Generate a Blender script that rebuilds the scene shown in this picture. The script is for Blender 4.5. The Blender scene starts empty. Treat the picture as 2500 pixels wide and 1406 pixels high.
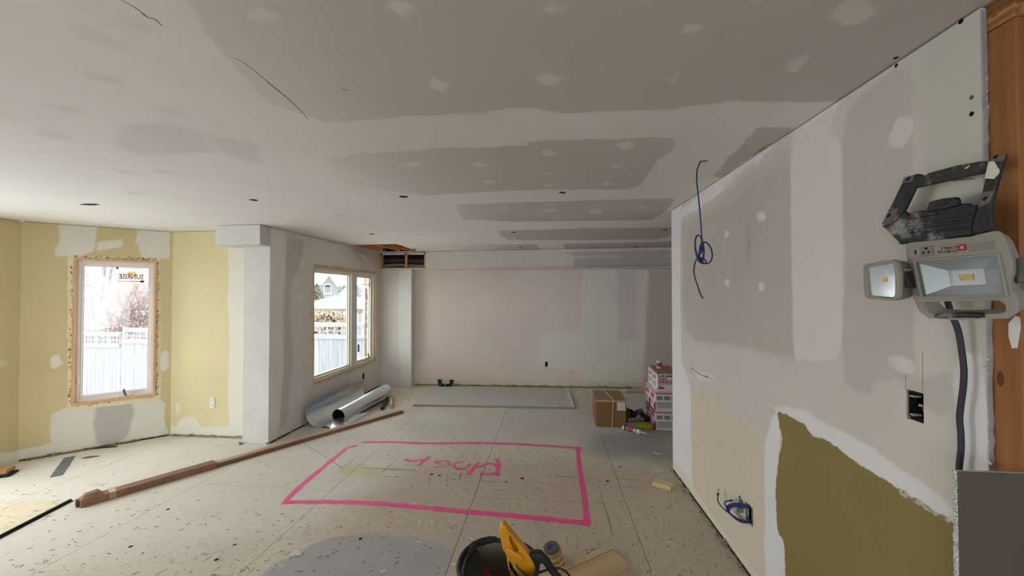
import bpy, bmesh, math, random
import numpy as np
from mathutils import Vector, Matrix

random.seed(7)
rng = np.random.default_rng(11)
SC = bpy.context.scene
COL = SC.collection

# ---------------------------------------------------------------- camera
F, CX, CY, CH = 960.0, 1250.0, 703.0, 1.66      # focal length and centre in pixels of the 2500 x 1406 frame, lens height
YAW, PITCH = math.atan(90 / F), 0.0150
cam = bpy.data.objects.new('camera', bpy.data.cameras.new('camera'))
COL.objects.link(cam)
cam.location = (0, 0, CH)
cam.rotation_euler = (math.pi / 2 + PITCH, 0, YAW)
cam.data.sensor_width = 36.0
cam.data.lens = 36.0 * F / 2500.0
cam.data.clip_start = 0.02
cam.data.clip_end = 300
SC.camera = cam

# ---------------------------------------------------------------- world, daylight, exposure
world = bpy.data.worlds.new('overcast_sky'); SC.world = world
world.use_nodes = True
wn = world.node_tree.nodes
wn['Background'].inputs[0].default_value = (0.89, 0.955, 1.0, 1)
wn['Background'].inputs[1].default_value = 3.2
def portal(name, loc, rot, sx, sy):
    l = bpy.data.lights.new(name, 'AREA'); l.shape = 'RECTANGLE'; l.size = sx; l.size_y = sy
    l.cycles.is_portal = True
    o = bpy.data.objects.new(name, l); o.location = loc; o.rotation_euler = rot; COL.objects.link(o)
SC.view_settings.view_transform = 'Standard'
SC.view_settings.look = 'None'
SC.view_settings.exposure = 1.38
SC.view_settings.gamma = 1.0
SC.view_settings.use_curve_mapping = False
SC.cycles.max_bounces = 10
SC.cycles.diffuse_bounces = 6
SC.cycles.use_adaptive_sampling = True
SC.cycles.adaptive_threshold = 0.02
SC.cycles.sample_clamp_indirect = 6.0
SC.cycles.caustics_reflective = False
SC.cycles.caustics_refractive = False
SC.cycles.use_denoising = True

# ---------------------------------------------------------------- measuring helpers: a sight line meets a real surface
CAMP = np.array([0, 0, CH])
def ray(u, v):
    r, f, z = (u - CX) / F, 1.0, -(v - CY) / F
    c, s = math.cos(PITCH), math.sin(PITCH)
    f, z = f * c - z * s, f * s + z * c
    c, s = math.cos(YAW), math.sin(YAW)
    return np.array([r * c - f * s, r * s + f * c, z])
def hit(u, v, p, n):
    d = ray(u, v); p = np.asarray(p, float); n = np.asarray(n, float)
    return CAMP + d * (np.dot(p - CAMP, n) / np.dot(d, n))
def onz(u, v, z=0.0): return hit(u, v, (0, 0, z), (0, 0, 1))
def onx(u, v, x): return hit(u, v, (x, 0, 0), (1, 0, 0))
def ony(u, v, y): return hit(u, v, (0, y, 0), (0, 1, 0))
CEIL0, CEILK = 2.44, 0.0105
def ceil_z(x): return CEIL0 + CEILK * x
def onceil(u, v): return hit(u, v, (0, 0, CEIL0), (-CEILK, 0, 1))

def lin(c):
    out = []
    for x in c[:3]:
        x = x / 255.0
        out.append(x / 12.92 if x <= 0.04045 else ((x + 0.055) / 1.055) ** 2.4)
    return (*out, 1.0)

# ---------------------------------------------------------------- materials
class NT:
    def __init__(s, name):
        s.m = bpy.data.materials.new(name); s.m.use_nodes = True
        s.t = s.m.node_tree; s.n = s.t.nodes; s.b = s.n['Principled BSDF']
        s.out = s.n['Material Output']
    def node(s, ty, **kw):
        x = s.n.new(ty)
        for k, v in kw.items(): setattr(x, k, v)
        return x
    def link(s, a, b): s.t.links.new(a, b)
    def setin(s, sock, v):
        if isinstance(v, bpy.types.NodeSocket): s.link(v, sock)
        else: sock.default_value = v
    def math(s, op, a, b=None, c=None, clamp=False):
        x = s.node('ShaderNodeMath', operation=op, use_clamp=clamp)
        for i, v in enumerate((a, b, c)):
            if v is not None: s.setin(x.inputs[i], v)
        return x.outputs[0]
    def mix(s, fac, a, b, mode='MIX'):
        x = s.node('ShaderNodeMix', data_type='RGBA', blend_type=mode)
        s.setin(x.inputs[0], fac); s.setin(x.inputs[6], a); s.setin(x.inputs[7], b)
        return x.outputs[2]
    def ramp(s, fac, stops):
        x = s.node('ShaderNodeValToRGB'); cr = x.color_ramp
        while len(cr.elements) < len(stops): cr.elements.new(0.5)
        for e, (p, c) in zip(cr.elements, stops): e.position = p; e.color = c
        s.setin(x.inputs[0], fac); return x.outputs[0]
    def noise(s, scale, detail=4, rough=0.55, vec=None, dist=0.0):
        x = s.node('ShaderNodeTexNoise'); x.inputs['Scale'].default_value = scale
        x.inputs['Detail'].default_value = detail; x.inputs['Roughness'].default_value = rough
        x.inputs['Distortion'].default_value = dist
        s.link(vec if vec is not None else s.pos(), x.inputs['Vector'])
        return x.outputs['Fac']
    def pos(s):
        if not hasattr(s, '_p'): s._p = s.node('ShaderNodeNewGeometry').outputs['Position']
        return s._p
    def obj(s, scale=(1, 1, 1)):
        c = s.node('ShaderNodeTexCoord').outputs['Object']
        mp = s.node('ShaderNodeMapping'); mp.inputs['Scale'].default_value = scale
        s.link(c, mp.inputs['Vector']); return mp.outputs['Vector']
    def bump(s, h, strength=0.3, dist=0.002):
        x = s.node('ShaderNodeBump'); x.inputs['Strength'].default_value = strength
        x.inputs['Distance'].default_value = dist
        s.link(h, x.inputs['Height']); s.link(x.outputs[0], s.b.inputs['Normal'])
    def fin(s, col=None, rough=0.6, metal=0.0, spec=0.5):
        if col is not None: s.setin(s.b.inputs['Base Color'], col)
        s.setin(s.b.inputs['Roughness'], rough); s.b.inputs['Metallic'].default_value = metal
        s.b.inputs['Specular IOR Level'].default_value = spec
        return s.m

def mk(name, rgb, rough=0.6, metal=0.0, var=0.12, vs=9, bump=0.0, bs=60, spec=0.4, rgb2=None):
    t = NT(name); c = lin(rgb)
    n = t.noise(vs, 5, vec=t.obj())
    dark = lin(rgb2) if rgb2 else tuple(x * (1 - var * 1.6) for x in c[:3]) + (1,)
    lite = c if rgb2 else tuple(min(1, x * (1 + var * 0.6)) for x in c[:3]) + (1,)
    col = t.ramp(n, [(0.3, dark), (0.7, lite)])
    if bump: t.bump(t.noise(bs, 4, vec=t.obj()), bump, 0.004)
    return t.fin(col, rough, metal, spec)

def wood(name, a, b, axis=0, rough=0.65, scale=1.0, knots=True):
    """grain runs along the object's own axis"""
    t = NT(name)
    sc = [22 * scale] * 3; sc[axis] = 1.3 * scale
    v = t.obj(tuple(sc))
    g = t.noise(1.0, 6, 0.6, vec=v, dist=0.6)
    col = t.ramp(g, [(0.3, lin(a)), (0.52, lin([(x + y) / 2 for x, y in zip(a, b)])), (0.72, lin(b))])
    if knots:
        sk = [7 * scale] * 3; sk[axis] = 3.0 * scale
        vo = t.node('ShaderNodeTexVoronoi'); vo.inputs['Scale'].default_value = 1.0
        t.link(t.obj(tuple(sk)), vo.inputs['Vector'])
        k = t.math('LESS_THAN', vo.outputs['Distance'], 0.05)
        k = t.math('MULTIPLY', k, 0.7)
        col = t.mix(k, col, lin([x * 0.4 for x in a]))
    t.bump(g, 0.25, 0.002)
    return t.fin(col, rough, 0, 0.3)

def layered(name, base, layers, grain=0.06, rough=0.9, flecks=None):
    """base colour plus layers of joint compound, paper and paint; the outline of each layer is a distance stored on the mesh"""
    t = NT(name)
    col = t.ramp(t.noise(1.7, 5), [(0.3, tuple(x * (1 - grain) for x in lin(base)[:3]) + (1,)), (0.7, tuple(min(1, x * (1 + grain * .5)) for x in lin(base)[:3]) + (1,))])
    if flecks: col = flecks(t, col)
    for i, L in enumerate(layers):
        at = t.node('ShaderNodeAttribute', attribute_name='layer%d' % i)
        n = t.noise(L.get('ns', 14), L.get('nd', 6), 0.62)
        d = t.math('ADD', at.outputs['Fac'], t.math('MULTIPLY', t.math('SUBTRACT', n, 0.5), L.get('na', 0.06)))
        w = L.get('soft', 0.006)
        mr = t.node('ShaderNodeMapRange', interpolation_type='SMOOTHSTEP')
        mr.inputs['From Min'].default_value = -w; mr.inputs['From Max'].default_value = w
        mr.inputs['To Max'].default_value = L.get('op', 1.0)
        t.link(d, mr.inputs['Value'])
        fac = mr.outputs[0]
        if 'fade' in L:
            sx = t.node('ShaderNodeSeparateXYZ'); t.link(t.pos(), sx.inputs[0])
            f2 = t.node('ShaderNodeMapRange', interpolation_type='SMOOTHSTEP'); f2.inputs['From Min'].default_value = L['fade'][0]; f2.inputs['From Max'].default_value = L['fade'][1]
            t.link(sx.outputs[0], f2.inputs['Value']); fac = t.math('MULTIPLY', fac, f2.outputs[0])
        c = lin(L['color'])
        cc = t.ramp(t.noise(L.get('cs', 3.0), 5), [(0.3, tuple(x * (1 - L.get('var', .05)) for x in c[:3]) + (1,)), (0.7, c)])
        col = t.mix(fac, col, cc)
    t.bump(t.noise(28, 5), 0.10, 0.003)
    return t.fin(col, rough, 0, 0.15)

# ---------------------------------------------------------------- distance fields for the layers
def sdf_poly(P, poly):
    poly = np.asarray(poly, float); n = len(poly)
    d = np.full(len(P), 1e9); inside = np.zeros(len(P), bool)
    for i in range(n):
        a, b = poly[i], poly[(i + 1) % n]
        ab = b - a; L = max(np.dot(ab, ab), 1e-12)
        tt = np.clip(((P - a) @ ab) / L, 0, 1)
        d = np.minimum(d, np.linalg.norm(P - (a + tt[:, None] * ab), axis=1))
        c = ((a[1] > P[:, 1]) != (b[1] > P[:, 1]))
        with np.errstate(divide='ignore', invalid='ignore'):
            xi = (b[0] - a[0]) * (P[:, 1] - a[1]) / (b[1] - a[1] if abs(b[1] - a[1]) > 1e-12 else 1e-12) + a[0]
        inside ^= c & (P[:, 0] < xi)
    return np.where(inside, d, -d)
def put_layers(me, P2, layers, to2):
    for i, L in enumerate(layers):
        best = np.full(len(P2), -9.0)
        for poly in L['polys']:
            q = np.array([to2(u, v) for u, v in poly])
            best = np.maximum(best, sdf_poly(P2, q))
        for poly in L.get('minus', []):
            q = np.array([to2(u, v) for u, v in poly])
            best = np.minimum(best, -sdf_poly(P2, q))
        a = me.attributes.new('layer%d' % i, 'FLOAT', 'POINT')
        a.data.foreach_set('value', np.clip(best, -1, 1).astype(np.float32))
def dot(u, v, a, b, rot=0, n=9, j=0.18):
    r = math.radians(rot); o = []
    for k in range(n):
        t = 2 * math.pi * k / n; m = 1 + random.uniform(-j, j)
        x, y = a * math.cos(t) * m, b * math.sin(t) * m
        o.append((u + x * math.cos(r) - y * math.sin(r), v + x * math.sin(r) + y * math.cos(r)))
    return o

# ---------------------------------------------------------------- mesh building
def tag(o, label=None, cat=None, group=None, kind=None):
    if label: o['label'] = label
    if cat: o['category'] = cat
    if group: o['group'] = group
    if kind: o['kind'] = kind
    return o
def empty(name, loc=(0, 0, 0), rz=0.0, label=None, cat=None, group=None, rot=None):
    o = bpy.data.objects.new(name, None); o.empty_display_size = 0.05
    o.location = loc; o.rotation_euler = rot if rot else (0, 0, rz)
    COL.objects.link(o); tag(o, label, cat, group); return o
class MB:
    def __init__(s): s.v = []; s.f = []
    def add(s, vs, fs):
        k = len(s.v); s.v += [tuple(map(float, p)) for p in vs]; s.f += [tuple(i + k for i in f) for f in fs]; return s
    def box(s, x0, x1, y0, y1, z0, z1, M=None):
        vs = [(x, y, z) for z in (z0, z1) for y in (y0, y1) for x in (x0, x1)]
        if M is not None: vs = [tuple(M @ Vector(p)) for p in vs]
        return s.add(vs, [(0, 2, 3, 1), (4, 5, 7, 6), (0, 1, 5, 4), (2, 6, 7, 3), (0, 4, 6, 2), (1, 3, 7, 5)])
    def beam(s, a, b, w, h, up=(0, 0, 1)):
        a, b = Vector(a), Vector(b); d = (b - a); L = d.length; d.normalize()
        up = Vector(up); sd = d.cross(up)
        if sd.length < 1e-5: sd = d.cross(Vector((1, 0, 0)))
        sd.normalize(); up = sd.cross(d)
        M = Matrix((( d.x, sd.x, up.x, a.x), (d.y, sd.y, up.y, a.y), (d.z, sd.z, up.z, a.z), (0, 0, 0, 1)))
        return s.box(0, L, -w / 2, w / 2, -h / 2, h / 2, M)
    def prism(s, poly, vec):
        """closed polygon of 3D points pushed along vec"""
        n = len(poly); vec = np.asarray(vec, float); p = [np.asarray(q, float) for q in poly]
        vs = p + [q + vec for q in p]
        fs = [tuple(range(n))[::-1], tuple(range(n, 2 * n))] + [(i, (i + 1) % n, (i + 1) % n + n, i + n) for i in range(n)]
        return s.add(vs, fs)
    def ring(s, outer, inner, vec):
        """polygon frame: outer and inner loops of equal length, pushed along vec"""
        n = len(outer); vec = np.asarray(vec, float)
        o = [np.asarray(q, float) for q in outer]; i_ = [np.asarray(q, float) for q in inner]
        vs = o + i_ + [q + vec for q in o] + [q + vec for q in i_]; fs = []
        for k in range(n):
            m = (k + 1) % n
            fs += [(k, m, n + m, n + k), (2 * n + k, 3 * n + k, 3 * n + m, 2 * n + m),
                   (k, 2 * n + k, 2 * n + m, m), (n + k, n + m, 3 * n + m, 3 * n + k)]
        return s.add(vs, fs)
    def prism_h(s, outer, holes, vec, taper=1.0):
        """prism with through holes"""
        from mathutils.geometry import tessellate_polygon
        loops = [[Vector(map(float, p)) for p in l] for l in [outer] + list(holes)]
        tris = tessellate_polygon(loops); flat = [p for l in loops for p in l]; n = len(flat); vec = Vector(map(float, vec))
        fs = [tuple(t) for t in tris] + [tuple(i + n for i in t[::-1]) for t in tris]; k = 0
        for l in loops:
            m = len(l); fs += [(k + i, k + (i + 1) % m, k + (i + 1) % m + n, k + i + n) for i in range(m)]; k += m
        cn_ = sum(loops[0], Vector((0, 0, 0))) / len(loops[0])
        return s.add(flat + [cn_ + (p - cn_) * taper + vec for p in flat], fs)
    def tube(s, path, r, n=8, cap=True):
        path = [Vector(p) for p in path]; m = len(path)
        rr = r if isinstance(r, (list, tuple)) else [r] * m
        prev = None; vs = []
        for i, p in enumerate(path):
            t = (path[min(i + 1, m - 1)] - path[max(i - 1, 0)]).normalized()
            if prev is None:
                a = t.cross(Vector((0, 0, 1)))
                if a.length < 1e-3: a = t.cross(Vector((0, 1, 0)))
                a.normalize()
            else:
                a = prev - t * prev.dot(t); a.normalize()
            prev = a; b = t.cross(a)
            for k in range(n):
                an = 2 * math.pi * k / n
                vs.append(p + (a * math.cos(an) + b * math.sin(an)) * rr[i])
        fs = [(i * n + k, i * n + (k + 1) % n, (i + 1) * n + (k + 1) % n, (i + 1) * n + k) for i in range(m - 1) for k in range(n)]
        if cap: fs += [tuple(range(n))[::-1], tuple(range((m - 1) * n, m * n))]
        return s.add(vs, fs)
    def lathe(s, prof, n=20, c=(0, 0, 0), M=None, cap=True):
        vs = []
        for r, z in prof:
            for k in range(n):
                a = 2 * math.pi * k / n
                p = Vector((c[0] + r * math.cos(a), c[1] + r * math.sin(a), c[2] + z))
                vs.append(M @ p if M is not None else p)
        m = len(prof)
        fs = [(i * n + k, i * n + (k + 1) % n, (i + 1) * n + (k + 1) % n, (i + 1) * n + k) for i in range(m - 1) for k in range(n)]
        if cap and prof[0][0] > 1e-6: fs.append(tuple(range(n))[::-1])
        if prof[-1][0] > 1e-6: fs.append(tuple(range((m - 1) * n, m * n)))
        return s.add(vs, fs)
    def blob(s, c, r, sub=2, amp=0.25, sq=(1, 1, 1), seed=0):
        bm = bmesh.new(); bmesh.ops.create_icosphere(bm, subdivisions=sub, radius=1.0)
        rr = random.Random(seed); ph = [rr.uniform(0, 6) for _ in range(6)]
        vs = []
        for v in bm.verts:
            p = v.co; m = 1 + amp * (math.sin(3 * p.x + ph[0]) * math.sin(4 * p.y + ph[1]) + 0.6 * math.sin(7 * p.z + ph[2]) * math.sin(6 * p.x + ph[3]) + .3 * math.sin(13 * p.y + ph[4]))
            vs.append((c[0] + p.x * r * sq[0] * m, c[1] + p.y * r * sq[1] * m, c[2] + p.z * r * sq[2] * m))
        fs = [tuple(v.index for v in f.verts) for f in bm.faces]; bm.free()
        return s.add(vs, fs)
    def build(s, name, mat, parent=None, bevel=0.0, seg=1, smooth=False, loc=None, rz=0.0, world=False, fix=True):
        """world=True: points are world points and the parent's place is taken off"""
        v = s.v
        me = bpy.data.meshes.new(name)
        if world and parent is not None:
            iv = WM(parent).inverted(); v = [tuple(iv @ Vector(p)) for p in v]
        elif world and loc is not None:
            iv = (Matrix.Translation(loc) @ Matrix.Rotation(rz, 4, 'Z')).inverted(); v = [tuple(iv @ Vector(p)) for p in v]
        me.from_pydata(v, [], s.f)
        if fix or bevel:
            bm = bmesh.new(); bm.from_mesh(me)
            bmesh.ops.recalc_face_normals(bm, faces=bm.faces)
            if bevel:
                es = [e for e in bm.edges if len(e.link_faces) == 2 and e.calc_face_angle(0) > 0.5]
                bmesh.ops.bevel(bm, geom=es, offset=bevel, segments=seg, profile=0.6, affect='EDGES', clamp_overlap=True)
            bm.to_mesh(me); bm.free()
        if smooth:
            me.polygons.foreach_set('use_smooth', [True] * len(me.polygons))
            try: me.set_sharp_from_angle(angle=math.radians(42))
            except Exception: pass
        if mat is not None: me.materials.append(mat)
        o = bpy.data.objects.new(name, me); COL.objects.link(o)
        if parent is not None: o.parent = parent
        if loc is not None: o.location = loc; o.rotation_euler = (0, 0, rz)
        return o
def WM(o):
    m = Matrix.LocRotScale(o.location, o.rotation_euler, o.scale)
    return WM(o.parent) @ m if o.parent else m
def curve_pts(pts, n=8):
    """Catmull-Rom through points"""
    P = [np.asarray(p, float) for p in pts]; P = [2 * P[0] - P[1]] + P + [2 * P[-1] - P[-2]]; out = []
    for i in range(1, len(P) - 2):
        for k in range(n):
            t = k / n; a, b, c, d = P[i - 1:i + 3]
            out.append(0.5 * ((2 * b) + (-a + c) * t + (2 * a - 5 * b + 4 * c - d) * t * t + (-a + 3 * b - 3 * c + d) * t ** 3))
    out.append(P[-2]); return out
def ribbon(pts, w, nrm, jit=0.0):
    """flat strip through 3D points, lying on a surface with normal nrm"""
    nrm = np.asarray(nrm, float); P = [np.asarray(p, float) for p in pts]; vs = []
    for i, p in enumerate(P):
        d = P[min(i + 1, len(P) - 1)] - P[max(i - 1, 0)]; sd = np.cross(d, nrm); sd /= max(np.linalg.norm(sd), 1e-9)
        ww = w[i] if isinstance(w, (list, tuple)) else w
        ww *= 1 + random.uniform(-jit, jit)
        vs += [p - sd * ww / 2, p + sd * ww / 2]
    return MB().add(vs, [(2 * i, 2 * i + 1, 2 * i + 3, 2 * i + 2) for i in range(len(P) - 1)])
def text(body, size, mat, parent, M, align='LEFT', ext=0.0002, name='lettering', sx=1.0):
    c = bpy.data.curves.new(name, 'FONT'); c.body = body; c.size = size; c.align_x = align; c.extrude = ext
    c.resolution_u = 2; c.offset = .0015 if size > .045 else 0
    o = bpy.data.objects.new(name, c); COL.objects.link(o); c.materials.append(mat)
    if parent is not None: o.parent = parent
    bpy.context.view_layer.update()
    me = bpy.data.meshes.new_from_object(o.evaluated_get(bpy.context.evaluated_depsgraph_get())); me.name = name
    bpy.data.objects.remove(o); bpy.data.curves.remove(c)
    if not me.materials: me.materials.append(mat)
    o = bpy.data.objects.new(name, me); COL.objects.link(o)
    if parent is not None: o.parent = parent
    o.matrix_local = M @ Matrix.Diagonal((sx, 1, 1, 1)); bpy.context.view_layer.update(); return o
def basis(o, x, y):
    x = Vector(x).normalized(); y = Vector(y).normalized(); z = x.cross(y)
    return Matrix(((x.x, y.x, z.x, o[0]), (x.y, y.y, z.y, o[1]), (x.z, y.z, z.z, o[2]), (0, 0, 0, 1)))

class Wall:
    """drywall partition from a to b (floor points), faces its room side; openings = (s0, s1, z0, z1)"""
    def __init__(s, a, b, side):
        s.a = np.array(a, float); s.b = np.array(b, float); d = s.b - s.a; s.L = np.linalg.norm(d); s.d = d / s.L
        s.n = np.array([-s.d[1], s.d[0]]) * side
        s.n3 = np.array([s.n[0], s.n[1], 0.0])
    def pt(s, t, z, off=0.0):
        p = s.a + s.d * t + s.n * off; return np.array([p[0], p[1], z])
    def sz(s, u, v, off=0.0):
        p = hit(u, v, s.pt(0, 0, off), s.n3); return np.array([np.dot(p[:2] - s.a, s.d), p[2]])
    def px(s, u, v, off=0.001):
        t, z = s.sz(u, v, off); return s.pt(t, z, off)
    def build(s, name, mat, layers, z0=0.0, z1=None, thick=0.115, openings=(), cell=0.05, top=0.004, back=None):
        ss = list(np.linspace(0, s.L, max(2, int(s.L / cell) + 1)))
        zt = (z1 if z1 is not None else 2.36)
        zz = list(np.linspace(z0, zt, max(2, int((zt - z0) / cell) + 1)))
        for (a, b, c, d) in openings: ss += [a, b]; zz += [c, d]
        def uniq(x):
            x = sorted(x); o = [x[0]]
            for q in x[1:]:
                if q - o[-1] > 1e-4: o.append(q)
            return np.array(o)
        ss = uniq(ss); zz = uniq(zz); ns, nz = len(ss), len(zz)
        if z1 is None: zz = np.append(zz, 9.0); nz += 1
        def Z(i, j):
            if zz[j] < 8: return zz[j]
            p = s.a + s.d * ss[i]; return ceil_z(p[0]) - top
        P2 = np.array([(ss[i], Z(i, j)) for j in range(nz) for i in range(ns)])
        vs = [s.pt(t, z) for t, z in P2] + [s.pt(t, z, -thick) for t, z in P2]
        N = ns * nz
        def solid(i, j):
            if i < 0 or j < 0 or i >= ns - 1 or j >= nz - 1: return False
            cs = (ss[i] + ss[i + 1]) / 2; cz = (zz[j] + min(zz[j + 1], 2.4)) / 2
            return not any(a < cs < b and c < cz < d for a, b, c, d in openings)
        fs = []
        for j in range(nz - 1):
            for i in range(ns - 1):
                if not solid(i, j): continue
                q = (j * ns + i, j * ns + i + 1, (j + 1) * ns + i + 1, (j + 1) * ns + i)
                fs.append(q); fs.append(tuple(k + N for k in q[::-1]))
                for (di, dj, e) in ((-1, 0, (3, 0)), (1, 0, (1, 2)), (0, -1, (0, 1)), (0, 1, (2, 3))):
                    if not solid(i + di, j + dj): fs.append((q[e[0]], q[e[1]], q[e[1]] + N, q[e[0]] + N))
        me = bpy.data.meshes.new(name); me.from_pydata([tuple(v) for v in vs], [], fs)
        bm = bmesh.new(); bm.from_mesh(me); bmesh.ops.recalc_face_normals(bm, faces=bm.faces); bm.to_mesh(me); bm.free()
        P2a = np.vstack([P2, P2])
        put_layers(me, P2a, layers, s.sz)
        me.materials.append(mat)
        o = bpy.data.objects.new(name, me); COL.objects.link(o); o['kind'] = 'structure'
        s.o = o; return o

# ================================================================ palette
PAPER = (196, 185, 179)      # mauve drywall paper
PAPER_D = (176, 166, 160)
MUD = (214, 212, 203)        # dried joint compound
MUD_W = (222, 221, 216)
TAN = (205, 189, 147)        # old yellow paint
OLIVE = (138, 123, 78)
BEIGE = (212, 199, 178)
M_dark = mk('dark_gap', (22, 20, 19), 0.9)
M_black = mk('black_plastic', (30, 31, 33), 0.5, bump=0.1)
M_hole = mk('black_cavity', (9, 9, 9), 0.9)
M_white = mk('white_vinyl', (226, 222, 218), 0.45, var=0.04)
M_foam = mk('spray_foam', (214, 196, 148), 0.9, var=0.4, vs=40, bump=0.6, bs=60)
M_brownfoam = mk('brown_foam', (142, 122, 92), 0.95, var=0.5, vs=50, bump=0.6)  # darker brown variant, mixed among the foam lumps
M_pine = wood('pine', (196, 160, 112), (224, 194, 148))
M_pine_y = wood('pine_upright', (180, 128, 70), (214, 168, 110), axis=2)
M_gyp = mk('gypsum_core', (214, 212, 208), 0.95, var=0.15, vs=60, bump=0.5)
M_conc = mk('snow', (235, 238, 242), 0.8, var=0.03)

# ================================================================ THE SETTING
# ---- partition lines (metres, camera above the origin, y runs into the room)
W_right = Wall((1.163, 3.86), (1.183, onx(2404, 600, 1.183)[1]), -1)
W_left = Wall((-3.085, 4.11), (-3.0238, 7.15), -1)       # wall with the two-part window
_k = hit(50, 750, (-4.43, 4.25, 0), (1, -1, 0)); XS0, YS0 = float(_k[0]), float(_k[1])
W_bay = Wall((XS0, YS0), (-4.43, 4.25), -1)         # bay wall with the tall window
W_ret = Wall((-4.43, 4.25), (-3.40, 4.25), -1)         # short wall between bay and post
W_side = Wall((XS0 - .10, -3.5), (XS0, YS0), -1)
print('corner', XS0, YS0)
W_back = Wall((-2.44, 7.0), (3.60, 7.19), -1)
W_chase = Wall((-3.03, 6.84), (-2.45, 6.84), -1)
W_chase_side = Wall((-2.45, 6.84), (-2.44, 7.0), -1)
assert W_right.n[0] < 0 and W_left.n[0] > 0 and W_bay.n[0] > 0 and W_back.n[1] < 0 and W_side.n[0] > 0

ys0 = onx(2491, 600, 1.197)[1]; yw0 = W_right.b[1]
# ---- floor: dark base with one panel per subfloor sheet
def stain_tone_layers():
    g = []
    g.append(dict(color=(222, 217, 206), soft=.25, na=.5, ns=1.1, op=.7, var=.08, polys=[[(0, 1060), (420, 1062), (900, 1000), (1100, 1100), (700, 1300), (0, 1420), (-900, 1420), (-600, 1150)]]))  # broad lighter tone over the left of the floor
    g.append(dict(color=(202, 200, 193), soft=.25, na=.6, ns=1.3, op=.75, var=.1, polys=[[(1010, 1000), (1250, 1000), (1660, 960), (1640, 1135), (1480, 1128), (1400, 1080), (1150, 1075), (980, 1040)]]))
    g.append(dict(color=(136, 140, 144), soft=.18, na=.4, ns=1.6, op=.6, var=.1, polys=[[(1450, 1060), (1645, 1040), (1645, 1120), (1500, 1126), (1430, 1100)]]))
    g.append(dict(color=(176, 158, 138), soft=.3, na=.6, ns=1.2, op=.5, var=.1, polys=[[(1000, 1110), (1400, 1130), (1700, 1150), (1900, 1500), (900, 1500), (850, 1280)]]))
    g.append(dict(color=(206, 196, 150), soft=.05, na=.16, ns=7, op=.7, var=.12, polys=[[(835, 1136), (892, 1130), (905, 1142), (934, 1145), (932, 1160), (905, 1172), (880, 1165), (838, 1160), (826, 1148)]]))
    g.append(dict(color=(204, 203, 196), soft=.05, na=.12, ns=5, op=.6, var=.08, polys=[[(810, 1168), (860, 1164), (875, 1182), (800, 1190)]]))
    g.append(dict(color=(170, 169, 166), soft=.03, na=.10, ns=4.5, nd=7, op=.9, var=.1, cs=6,
                  polys=[[(600, 1470), (650, 1392), (700, 1362), (760, 1330), (820, 1308), (900, 1300), (980, 1310), (1050, 1318), (1095, 1340), (1100, 1375), (1075, 1420), (1000, 1470)]]))
    g.append(dict(color=(206, 150, 145), soft=.12, na=.2, ns=4, op=.22, polys=[dot(820, 1305, 70, 14), dot(855, 1215, 30, 8), dot(1385, 1200, 16, 40), dot(1130, 1345, 30, 12)]))
    return g
def floor_flecks(t, col):
    # strand texture of the worn sheet: short pale and dark slivers
    for sc, th, c, op in (((34, 9, 1), .585, (140, 124, 106), .75), ((10, 30, 1), .595, (146, 130, 112), .7), ((70, 16, 1), .61, (104, 92, 80), .7)):
        mp = t.node('ShaderNodeMapping'); mp.inputs['Scale'].default_value = sc; t.link(t.pos(), mp.inputs['Vector'])
        mp.inputs['Rotation'].default_value = (0, 0, .35 if sc[0] < 50 else -.3)
        n = t.noise(1.0, 3, .6, vec=mp.outputs['Vector'])
        f = t.math('MULTIPLY', t.math('MULTIPLY', t.math('SUBTRACT', n, th), 9.0, clamp=True), op)
        col = t.mix(f, col, lin(c))
    b = t.noise(.8, 6, .65); col = t.mix(t.math('MULTIPLY', t.math('SUBTRACT', b, .4, clamp=True), 1.2), col, lin((196, 178, 160)))
    return col
FL = stain_tone_layers()
M_floor = layered('worn_subfloor', (212, 202, 186), FL, grain=.10, rough=.75, flecks=floor_flecks)
floor = MB().box(-5.5, 3.75, -3.6, 7.35, -.10, -.0195).build('floor', M_dark); floor['kind'] = 'structure'
PW, PL, G = 1.2192, 2.4384, .0018
x0 = -1.83 - 3 * PW
for i in range(8):
    y0 = -3.6 + (0.0 if i % 2 else -1.22) + .70
    for j in range(6):
        a, b = x0 + i * PW + G, x0 + (i + 1) * PW - G
        c, d = y0 + j * PL - PL + G, y0 + (j + 1) * PL - PL - G
        a, b, c, d = max(a, -5.45), min(b, 3.7), max(c, -3.55), min(d, 7.3)
        if b - a < .1 or d - c < .1: continue
        nx, ny = max(2, int((b - a) / .08)), max(2, int((d - c) / .08))
        X, Y = np.meshgrid(np.linspace(a, b, nx), np.linspace(c, d, ny))
        P = np.stack([X.ravel(), Y.ravel()], 1)
        vs = [(x, y, 0) for x, y in P]; fs = [(r * nx + k, r * nx + k + 1, (r + 1) * nx + k + 1, (r + 1) * nx + k) for r in range(ny - 1) for k in range(nx - 1)]
        n0 = len(vs); rim = [k for k in range(nx)] + [r * nx + nx - 1 for r in range(1, ny)] + [(ny - 1) * nx + k for k in range(nx - 2, -1, -1)] + [r * nx for r in range(ny - 2, 0, -1)]
        vs += [(vs[k][0], vs[k][1], -.019) for k in rim]; m = len(rim)
        fs += [(rim[k], n0 + k, n0 + (k + 1) % m, rim[(k + 1) % m]) for k in range(m)]
        me = bpy.data.meshes.new('subfloor_panel'); me.from_pydata(vs, [], fs)
        Pa = np.array([(v[0], v[1]) for v in vs])
        put_layers(me, Pa, FL, lambda u, v: onz(u, v)[:2])
        me.materials.append(M_floor)
        o = bpy.data.objects.new('subfloor_panel', me); COL.objects.link(o); o.parent = floor

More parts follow.
